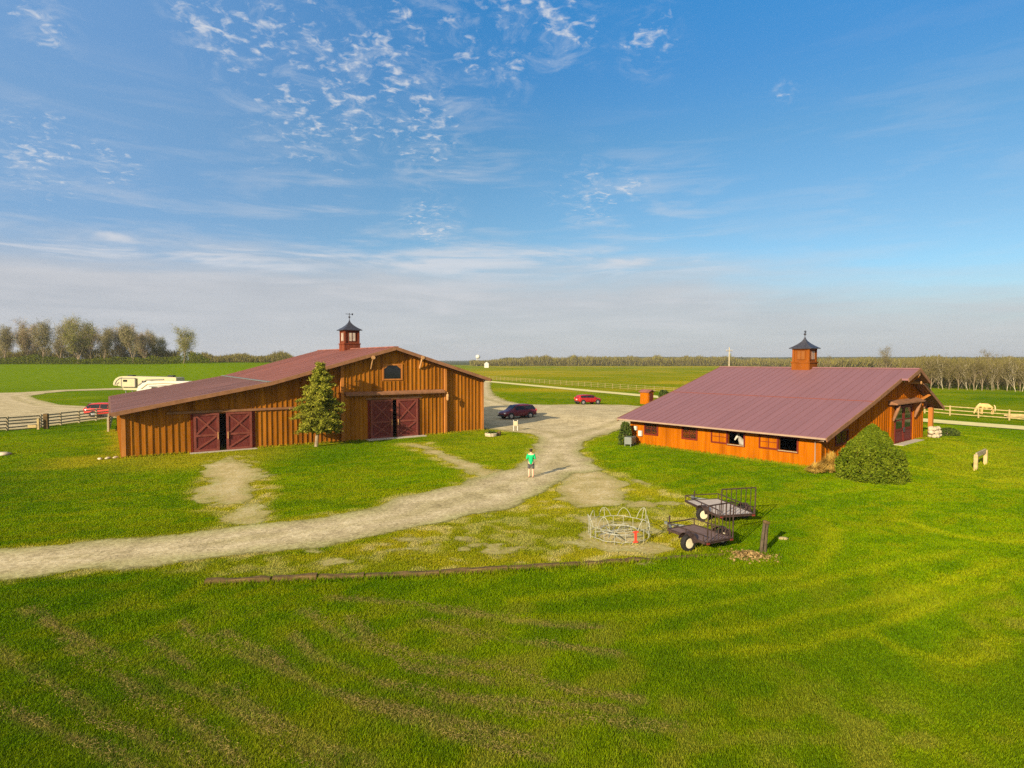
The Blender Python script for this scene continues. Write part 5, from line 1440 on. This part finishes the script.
# front row of the left line: (pixel x, top pixel y, prototype, distance)
LINE = [(6, 327, 1, 240), (27, 322, 0, 244), (43, 323, 1, 238), (60, 321, 1, 246), (78, 320, 2, 236), (92, 326, 0, 248), (104, 329, 1, 240),
        (119, 327, 0, 246), (134, 325, 1, 238), (147, 333, 0, 246), (160, 338, 2, 250), (184, 329, 2, 234)]
used = set()
desc = {0: 'olive brown budding tree', 1: 'narrow upright budding tree', 2: 'broad tree in fresh olive leaf'}
for k, (px, py, pr, Y) in enumerate(LINE):
    p = atY(px, Y); Hh = CAM_H + (360 - py) / FPX * Y - p.z
    lab = f'{desc[pr]}, {ORD[k]} from the left in the left tree line' if k < len(LINE) - 1 else 'lone rounded tree at the right end of the left tree line'
    sc = Hh / (15.5 if pr != 1 else 16.5)
    if pr not in used: o = T[pr]; used.add(pr); o.location = p; o.rotation_euler[2] = k * 1.3; o['label'] = lab; o.scale = (sc * 1.1, sc * 1.1, sc)
    else: o = dup(T[pr], p, k * 1.7, lab, (sc * 1.1, sc * 1.1, sc))
for k in range(12):
    px = -30 + k * 17 + random.uniform(-4, 4); Y = 258 + random.uniform(0, 18); p = atY(px, Y); sc = random.uniform(.62, .92) * (1 if px < 165 else .6)
    o = dup(T[k % 2], p, random.uniform(0, 6), 'bare tree half hidden in the back row of the left tree line', sc); o['group'] = 'back row of the left tree line'
# low scrub under the line, and the lower hedge towards the barn
def mass(name, label, cat, n, fn, size, m):
    P = fn(n); o = leaf_quads(P, size, m, name); tag(o, label, cat, kind='stuff'); return o
def sliver_mass(name, label, cat, n, fn, L, w, mats, split=.75):
    P = fn(n); g_ = np.random.default_rng(n)
    d = g_.normal(size=(n, 3)) * .38; d[:, 2] = 1; d /= np.linalg.norm(d, axis=1)[:, None]
    s = g_.normal(size=(n, 3)); s[:, 2] = 0; s /= np.linalg.norm(s, axis=1)[:, None]; s *= w / 2
    LL = (L * (.4 + .9 * g_.random(n)))[:, None]
    V = np.stack([P - s, P + s, P + d * LL + s * .5, P + d * LL - s * .5], 1).reshape(-1, 3)
    o = mesh_np(name, V, 4, np.arange(len(V)), mats, None, (g_.random(n) > split).astype(int)); tag(o, label, cat, kind='stuff'); return o
def under(n):
    a = RNG.random(n); px = -60 + 270 * a; Y = 230 + 22 * RNG.random(n); x = (px - 512) / FPX * Y
    top = (1.6 + 3.0 * vnoise(px, px * 0, 9, 5) * (vnoise(px, px * 0, 31, 6) + .3))
    z = height(x, Y) + top * RNG.random(n) ** 1.3
    return np.stack([x, Y, z], 1)
mass('undergrowth', 'green scrub along the foot of the left tree line', 'undergrowth', 34000, under, .34, M['under'])
def thicket(n):
    px = -60 + 240 * RNG.random(n); Y = 247 + 18 * RNG.random(n); x = (px - 512) / FPX * Y
    top = (2.5 + 4.5 * vnoise(px, px * 0, 7, 8)); z = height(x, Y) + top * RNG.random(n)
    return np.stack([x, Y, z], 1)
sliver_mass('thicket', 'brown thicket of saplings behind the left tree line', 'thicket', 13000, thicket, 2.4, .13, [M['thicket'], M['olive_thicket']], .5)
def hedge(n):
    a = RNG.random(n); px = 190 + 105 * a; Y = 300 + 90 * RNG.random(n); x = (px - 512) / FPX * Y
    top = (1.0 + 4.0 * vnoise(px, px * 0, 6, 15)) * (1 - .35 * sst((px - 300) / 100))
    z = height(x, Y) + top * RNG.random(n)
    return np.stack([x, Y, z], 1)
sliver_mass('distant_hedge', 'low brown hedge on the skyline between the left trees and the barn', 'hedge', 16000, hedge, 2.0, .22, [M['thicket'], M['olive_thicket']], .6)

# right wood: pale slender trunks in front, mass behind
S = [bare_tree('slender_tree', '', 'tree', 'young trees along the front of the right wood', 201, 9, .40, .075, 900, 150, .2, M['bark_pale'], M['thicket'], M['olive_thicket'], (8, 3, 3), .15, .05),
     bare_tree('slender_tree', '', 'tree', 'young trees along the front of the right wood', 202, 9, .45, .09, 900, 200, .2, M['bark'], M['thicket'], M['olive_thicket'], (8, 3, 3), .18, .05),
     bare_tree('slender_tree', '', 'tree', 'young trees along the front of the right wood', 203, 9, .5, .10, 800, 300, .2, M['bark'], M['thicket'], M['olive_thicket'], (7, 3, 3), .2, .05)]
used = set()
for k in range(72):
    px = 905 + 190 * (k + random.uniform(-.4, .4)) / 72; base = 389.5 + (px - 940) * .03
    Y = CAM_H * FPX / (base - 360) + random.uniform(0, 12) ; p = atY(px, Y); pr = k % 3; sc = random.uniform(.60, .88)
    lab = 'slender bare tree among the front trunks of the right wood'
    if pr not in used: o = S[pr]; used.add(pr); o.location = p; o['label'] = lab; o.scale = (sc,) * 3
    else: o = dup(S[pr], p, random.uniform(0, 6), lab, (sc, sc, sc * random.uniform(.9, 1.1)))
def wood(n):
    px = 900 + 210 * RNG.random(n); Y = 152 + 60 * RNG.random(n); x = (px - 512) / FPX * Y
    top = 4.4 + 2.2 * vnoise(x, Y, 5, 25) + .012 * (Y - 150); z = height(x, Y) + top * RNG.random(n) ** .8
    return np.stack([x, Y, z], 1)
sliver_mass('woods', 'dense brown wood behind the slender front trunks on the right', 'wood', 52000, wood, 1.7, .10, [M['thicket'], M['olive_thicket']], .72)
bigs = bare_tree('bare_tree', 'tall bare tree standing above the right wood, behind the stable peak', 'tree', 'tall bare trees above the right wood', 301, 14, .8, .22, 1300, 200, .25, M['bark'], M['thicket'], M['olive_thicket'], (8, 4, 4), .25, tw=.05)
bigs.location = atY(886, 205); sc = (CAM_H + (360 - 346) / FPX * 205) / 14.6; bigs.scale = (sc * 1.1, sc * 1.1, sc)
o = dup(bigs, atY(990, 190), 2.1, 'tall bare tree standing above the right wood, near the right edge', (CAM_H + (360 - 349) / FPX * 190) / 14.6)
o = dup(bigs, atY(826, 260), 4.1, 'pale bare tree on the skyline right of the stable cupola', (CAM_H + (360 - 355) / FPX * 260) / 14.6)
# far tree belt across the middle and right
def belt(n):
    px = 470 + 640 * RNG.random(n); Y = 690 + 130 * RNG.random(n) - 250 * sst((px - 730) / 120); x = (px - 512) / FPX * Y
    top = (3.5 + 8 * fbm(px, px * 0, 14, 35, 3)) * (.35 + .65 * sst((px - 478) / 40)) * (1 - .25 * sst((px - 700) / 60))
    z = height(x, Y) + top * RNG.random(n) ** .8
    return np.stack([x, Y, z], 1)
sliver_mass('forest', 'far olive brown tree belt along the horizon', 'forest', 60000, belt, 4.0, .55, [M['thicket'], M['olive_thicket']], .5)
def belt2(n):
    px = 500 + 620 * RNG.random(n); Y = 1250 + 300 * RNG.random(n); x = (px - 512) / FPX * Y
    top = 7 + 7 * fbm(px, px * 0, 20, 45, 2); z = height(x, Y) + top * RNG.random(n)
    return np.stack([x, Y, z], 1)
mass('forest', 'dark wooded rise behind the far tree belt', 'forest', 26000, belt2, 3.5, M['far_wood'])

# conifer in front of the brown barn
def conifer():
    p = at(316, 446.6)
    t = thing('conifer_tree', 'leaning evergreen tree in front of the brown barn', 'tree', p)
    r = random.Random(5); Hh = 7.0
    b = MB(); ax = lambda z: Vector((.02 + .10 * z if z < 2 else .22 + .05 * (z - 2), 0, z))
    b.tube([ax(z) for z in (-.3, .8, 2, 4, 6, Hh)], [.17, .14, .12, .08, .04, .012], 8)
    P = []; z = 1.35; k0 = 0
    while z < Hh - .1:
        u = (z - 1.35) / (Hh - 1.35); R = 1.95 * (1 - u) ** .92 * (.70 + .30 * min(1, u * 5)) + .14
        nb = 8 if u < .6 else 6 if u < .85 else 4; k0 += 1.1
        for k in range(nb):
            a = k0 + 2 * PI * k / nb + r.uniform(-.3, .3); L = R * r.choice((.55, .8, .95, 1.0, 1.2)) * r.uniform(.9, 1.1) * (1.0 if math.cos(a) > 0 else .95); s = ax(z)
            rise = -.10 + .75 * u
            e = s + Vector((math.cos(a) * L, math.sin(a) * L, L * rise))
            b.tube([s, s.lerp(e, .5) + Vector((0, 0, .10 * L)), e], [.028, .018, .006], 4, cap=False)
            n = int(60 + 115 * L)
            for q in range(n):
                v = r.random() ** .7; c = s.lerp(e, v) + Vector((0, 0, .40 * L * v * (1 - v)))
                wv = .09 + .13 * L / 2 * (1 - abs(v - .45))
                P.append((c.x + r.gauss(0, wv), c.y + r.gauss(0, wv), c.z + r.gauss(0, .06) - .04 * r.random()))
        z += .17
    b.build('trunk', M['bark'], t, fix=False)
    leaf_quads(np.array(P), .10, M['needle'], 'crown', t, aspect=2.0)
conifer()

def bush(name, label, cat, loc, rx, ry, h, n, size, m, cone=1.0, seed=0):
    t = thing(name, label, cat, loc)
    g_ = np.random.default_rng(seed)
    a = g_.random(n) * 2 * PI; u = g_.random(n) ** .85
    lump = vnoise(a * 3, u * 6, 1.0, seed + 3); lump2 = vnoise(a * 8, u * 15, 1.0, seed + 4)
    rad = np.cos(u * PI / 2) ** (.62 * cone) * (.74 + .30 * lump + .24 * lump2) * (.72 + .28 * g_.random(n) ** .4)
    P = np.stack([np.cos(a) * rad * rx, np.sin(a) * rad * ry, u * h * (.94 + .10 * lump)], 1)
    leaf_quads(P, size, m, 'foliage', t)
    b = MB()
    for k in range(5): aa = k * 1.26; b.tube([(0, 0, -.1), (math.cos(aa) * rx * .4, math.sin(aa) * ry * .4, h * .6)], [.05, .02], 5)
    b.build('stem', M['bark'], t)
    return t
p = at(888, 484); bush('evergreen_bush', 'big rounded conical evergreen bush in front of the stable gable', 'bush', Vector((p.x, p.y + 1.6, p.z)), 1.9, 1.85, 3.25, 30000, .12, M['bush'], 1.12, 3)
p = at(627, 446); bush('shrub', 'dark leafy shrub at the far corner of the orange stable', 'shrub', Vector((p.x, p.y + .8, p.z)), .55, .55, 1.9, 1600, .16, M['shrub'], .5, 5)
q = Lw(32.8, 6.5); bush('shrub', 'dark green shrub beside the right wall of the brown barn', 'shrub', Vector((q.x, q.y, hz(q.x, q.y))), .9, .9, 1.8, 2600, .16, M['shrub'], .6, 7)
q = Rw(22.6, 1.4); bush('shrub', 'green shrub inside the stable porch behind the fieldstones', 'shrub', Vector((q.x, q.y, hz(q.x, q.y))), .7, .7, 1.5, 1500, .15, M['shrub'], .6, 8)
q = Rw(25.6, -.8); bush('shrub', 'low dark shrub on the grass right of the stable porch', 'shrub', Vector((q.x, q.y, hz(q.x, q.y))), 1.0, .7, .7, 1300, .13, M['shrub'], .6, 9)
p = at(665.5, 404.5); bush('shrub', 'dark bush against the small orange shed', 'shrub', Vector((p.x, p.y + 1, p.z)), .9, .9, 2.3, 1800, .2, M['shrub'], .4, 10)
def tuft(label, loc, n, h, spread, m):
    g_ = np.random.default_rng(n); th = g_.random(n) * 2 * PI; r0 = .16 * np.sqrt(g_.random(n)); q = g_.random(n) ** .7; L = h * (.55 + .45 * g_.random(n)); K = 4
    rad = np.stack([np.cos(th), np.sin(th), 0 * th], 1); e = np.stack([-np.sin(th), np.cos(th), 0 * th], 1) * .026; P = []
    for k in range(K + 1):
        u = k / K; P.append(rad * (r0 + spread * q * u ** 1.6)[:, None] + np.stack([0 * L, 0 * L, L * (u * 1.25 - (.25 + .75 * q) * u * u)], 1))
    V = np.stack([np.stack([P[k] - e * (1 - .8 * k / K), P[k] + e * (1 - .8 * k / K), P[k + 1] + e * (.8 - .8 * k / K), P[k + 1] - e * (.8 - .8 * k / K)], 1) for k in range(K)], 1).reshape(-1, 3)
    o = mesh_np('ornamental_grass', V, 4, np.arange(len(V)), m); o.location = loc; tag(o, label, 'ornamental grass', 'dry ornamental grasses')
p = at(833, 473); tuft('tall straw coloured grass clump between the stable corner and the round bush', Vector((p.x, p.y + .2, p.z)), 3200, 1.5, 1.0, M['drygrass'])
p = at(815, 473); tuft('low dry grass clump just outside the near stable corner', Vector((p.x, p.y, p.z)), 1300, .8, .6, M['drygrass'])

# ------------------------------------------------------------------ sun, sky, clouds
sun = bpy.data.lights.new('sun', 'SUN'); sun.energy = 4.8; sun.angle = math.radians(.55); sun.color = (1.0, .84, .62)
so = bpy.data.objects.new('sun', sun); COL.objects.link(so)
d = Vector((math.cos(SUN_AZ) * math.cos(SUN_EL), math.sin(SUN_AZ) * math.cos(SUN_EL), -math.sin(SUN_EL)))
so.rotation_euler = d.to_track_quat('-Z', 'Y').to_euler(); so.location = (0, 0, 60)

w = bpy.data.worlds.new('World'); SC.world = w; w.use_nodes = True
nt = w.node_tree; bg = nt.nodes['Background']
sky = N(nt, 'ShaderNodeTexSky'); sky.sky_type = 'NISHITA'; sky.sun_disc = False
sky.sun_elevation = SUN_EL
sky.sun_rotation = math.atan2(-d.x, -d.y)      # rotation is measured clockwise from +Y
sky.altitude = 200; sky.air_density = 1.0; sky.dust_density = .6; sky.ozone_density = 2.5
tcw = N(nt, 'ShaderNodeTexCoord'); DIR = tcw.outputs['Generated']
def vm(op, a, b=None):
    n = N(nt, 'ShaderNodeVectorMath', operation=op)
    for k, x in enumerate((a, b)):
        if x is None: continue
        if isinstance(x, (tuple, list)): n.inputs[k].default_value = x
        else: nt.links.new(x, n.inputs[k])
    return n.outputs['Value'] if op in ('DISTANCE', 'DOT_PRODUCT', 'LENGTH') else n.outputs[0]
def mt(op, a, b=None, c=None, clamp=False):
    n = N(nt, 'ShaderNodeMath', operation=op); n.use_clamp = clamp
    for k, x in enumerate((a, b, c)):
        if x is None: continue
        if isinstance(x, (int, float)): n.inputs[k].default_value = x
        else: nt.links.new(x, n.inputs[k])
    return n.outputs[0]
def mr(v, a, b, lo=0, hi=1, smooth=True):
    n = N(nt, 'ShaderNodeMapRange'); n.interpolation_type = 'SMOOTHSTEP' if smooth else 'LINEAR'
    nt.links.new(v, n.inputs[0])
    for k, x in zip((1, 2, 3, 4), (a, b, lo, hi)): n.inputs[k].default_value = x
    return n.outputs[0]
def noise(v, s, det=5, rough=.6, dist=0):
    n = N(nt, 'ShaderNodeTexNoise'); n.inputs['Scale'].default_value = s; n.inputs['Detail'].default_value = det; n.inputs['Roughness'].default_value = rough; n.inputs['Distortion'].default_value = dist
    nt.links.new(v, n.inputs['Vector']); return n.outputs[0]
sep = N(nt, 'ShaderNodeSeparateXYZ'); nt.links.new(DIR, sep.inputs[0]); Zc = sep.outputs[2]
zz_ = mt('ADD', mt('MAXIMUM', Zc, 0.0), .10)
cmb = N(nt, 'ShaderNodeCombineXYZ')
nt.links.new(mt('DIVIDE', sep.outputs[0], zz_), cmb.inputs[0]); nt.links.new(mt('DIVIDE', sep.outputs[1], zz_), cmb.inputs[1]); UV = cmb.outputs[0]
def pdir(px, py):
    v = ray(px, py).normalized(); return tuple(v)
def blob(px, py, r, soft=1.0):
    return mr(vm('DISTANCE', DIR, pdir(px, py)), 0.0, r, 1, 0)
def union(*bs):
    r = bs[0]
    for b_ in bs[1:]: r = mt('MAXIMUM', r, b_)
    return r
# flocks of small puffs: fine noise kept only inside the patches of sky where the flock floats
where = union(blob(340, 75, .22), blob(300, 110, .16), blob(380, 60, .18), blob(420, 125, .14), blob(300, 40, .16), blob(490, 25, .17), blob(560, 20, .12), blob(250, 45, .12), blob(430, 225, .09), blob(40, 155, .10), blob(110, 165, .07), blob(585, 195, .10), blob(630, 185, .06),
              blob(650, 40, .08), blob(785, 92, .025), blob(215, 15, .10), blob(45, 25, .06))
warp = vm('ADD', UV, None)
n_f = noise(UV, 23.0, 5, .6, .4); n_m = noise(UV, 5.5, 3, .55)
puff = mt('ADD', mt('MULTIPLY', n_f, .72), mt('MULTIPLY', n_m, .34))
puff = mt('ADD', puff, mt('MULTIPLY', where, .20))
puff = mr(puff, .70, .91)
puff = mt('MULTIPLY', puff, mr(where, .02, .3))
# cirrus streaks
mpc = N(nt, 'ShaderNodeMapping'); nt.links.new(DIR, mpc.inputs[0]); mpc.inputs['Scale'].default_value = (2.2, 2.2, 17); mpc.inputs['Rotation'].default_value = (0, .06, 0)
n_c = noise(mpc.outputs[0], 2.2, 6, .62, .4)
streak = mt('MULTIPLY', mr(n_c, .46, .70), union(blob(460, 195, .20), blob(330, 205, .10), blob(330, 272, .30), blob(640, 265, .28), blob(430, 280, .30), mt('MULTIPLY', blob(900, 215, .35), .35), mt('MULTIPLY', blob(130, 260, .35), .7)))
# the veil of cloud low over the horizon, its upper edge uneven
edge = noise(mpc.outputs[0], 1.3, 5, .6, .3)
el = mt('ADD', Zc, mt('MULTIPLY', mt('SUBTRACT', edge, .5), -.10))
el = mt('ADD', el, mt('MULTIPLY', mr(sep.outputs[0], .12, .62), .065))
veil = mr(el, .105, .205, 1, 0)
bank = mt('MULTIPLY', mr(mt('ABSOLUTE', mt('SUBTRACT', el, .165)), .0, .030, 1, 0), mr(noise(mpc.outputs[0], 1.9, 4, .6, .5), .44, .60))
bank = mt('MULTIPLY', bank, mr(sep.outputs[0], .20, .40, 1, 0))
haze_band = mr(Zc, .0, .30, 1, 0)
def mixc(f, a, b):
    n = N(nt, 'ShaderNodeMix', data_type='RGBA'); n.clamp_factor = True
    nt.links.new(f, n.inputs[0])
    for k, x in ((6, a), (7, b)):
        if isinstance(x, tuple): n.inputs[k].default_value = (*x, 1)
        else: nt.links.new(x, n.inputs[k])
    return n.outputs[2]
hsv = N(nt, 'ShaderNodeMix', data_type='RGBA', blend_type='MULTIPLY'); hsv.inputs[0].default_value = 1
nt.links.new(sky.outputs[0], hsv.inputs[6]); nt.links.new(ramp(nt, Zc, [(.0, (.48, .60, .66)), (.20, (.46, .60, .63)), (.33, (.39, .645, .71)), (.42, (.285, .665, .84)), (.55, (.195, .77, 1.05))]), hsv.inputs[7])
SKYV = 1.0
c = hsv.outputs[2]
tone = noise(mpc.outputs[0], 2.6, 5, .6)
veil_col = ramp(nt, tone, [(.3, (2.68, 2.74, 2.92)), (.7, (3.10, 3.10, 3.22))])
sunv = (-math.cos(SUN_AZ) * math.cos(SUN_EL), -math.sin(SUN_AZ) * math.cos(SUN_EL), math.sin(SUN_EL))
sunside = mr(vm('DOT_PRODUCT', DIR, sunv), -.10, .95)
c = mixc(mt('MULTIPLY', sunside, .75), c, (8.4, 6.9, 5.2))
leftside = mr(sep.outputs[0], -.62, .0, 1, 0)
c = mixc(mt('MULTIPLY', leftside, .5), c, (1.4, 2.5, 4.3))
c = mixc(mt('MULTIPLY', veil, .88), c, veil_col)
c = mixc(mt('MULTIPLY', bank, .7), c, (3.85, 3.85, 4.0))
c = mixc(mt('MULTIPLY', streak, .42), c, (3.7, 3.7, 3.85))
wisp = mt('MULTIPLY', mr(noise(UV, 7.0, 6, .7, .8), .46, .72), mr(where, .0, .7))
c = mixc(mt('MULTIPLY', wisp, .30), c, (3.6, 3.75, 4.0))
c = mixc(mt('MULTIPLY', puff, .85), c, (3.9, 3.95, 4.1))
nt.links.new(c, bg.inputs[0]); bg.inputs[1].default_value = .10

# ------------------------------------------------------------------ the air: a closed box of even haze round everything
hm = bpy.data.materials.new('haze'); hm.use_nodes = True
for n_ in list(hm.node_tree.nodes):
    if n_.type != 'OUTPUT_MATERIAL': hm.node_tree.nodes.remove(n_)
pv = hm.node_tree.nodes.new('ShaderNodeVolumePrincipled'); pv.inputs['Density'].default_value = .00014; pv.inputs['Color'].default_value = (.82, .87, .92, 1); pv.inputs['Anisotropy'].default_value = .2
hm.node_tree.links.new(pv.outputs[0], [n_ for n_ in hm.node_tree.nodes if n_.type == 'OUTPUT_MATERIAL'][0].inputs['Volume'])
b = MB(); b.bx(-7600, 7600, -600, 7900, -2, 60); o = b.build('haze', hm); tag(o, kind='stuff')

# ------------------------------------------------------------------ camera and view
cam = bpy.data.cameras.new('camera'); co = bpy.data.objects.new('camera', cam); COL.objects.link(co)
cam.sensor_width = 36; cam.sensor_fit = 'HORIZONTAL'; cam.lens = FPX / 1024 * 36; cam.clip_start = .1; cam.clip_end = 20000
co.location = (0, 0, CAM_H); co.rotation_euler = (PI / 2 - PITCH, 0, 0); SC.camera = co
SC.view_settings.view_transform = 'Standard'; SC.view_settings.look = 'None'; SC.view_settings.exposure = .93; SC.view_settings.gamma = 1
SC.render.engine = 'CYCLES'
SC.cycles.max_bounces = 6; SC.cycles.diffuse_bounces = 2; SC.cycles.glossy_bounces = 2; SC.cycles.transparent_max_bounces = 8
SC.cycles.use_denoising = False
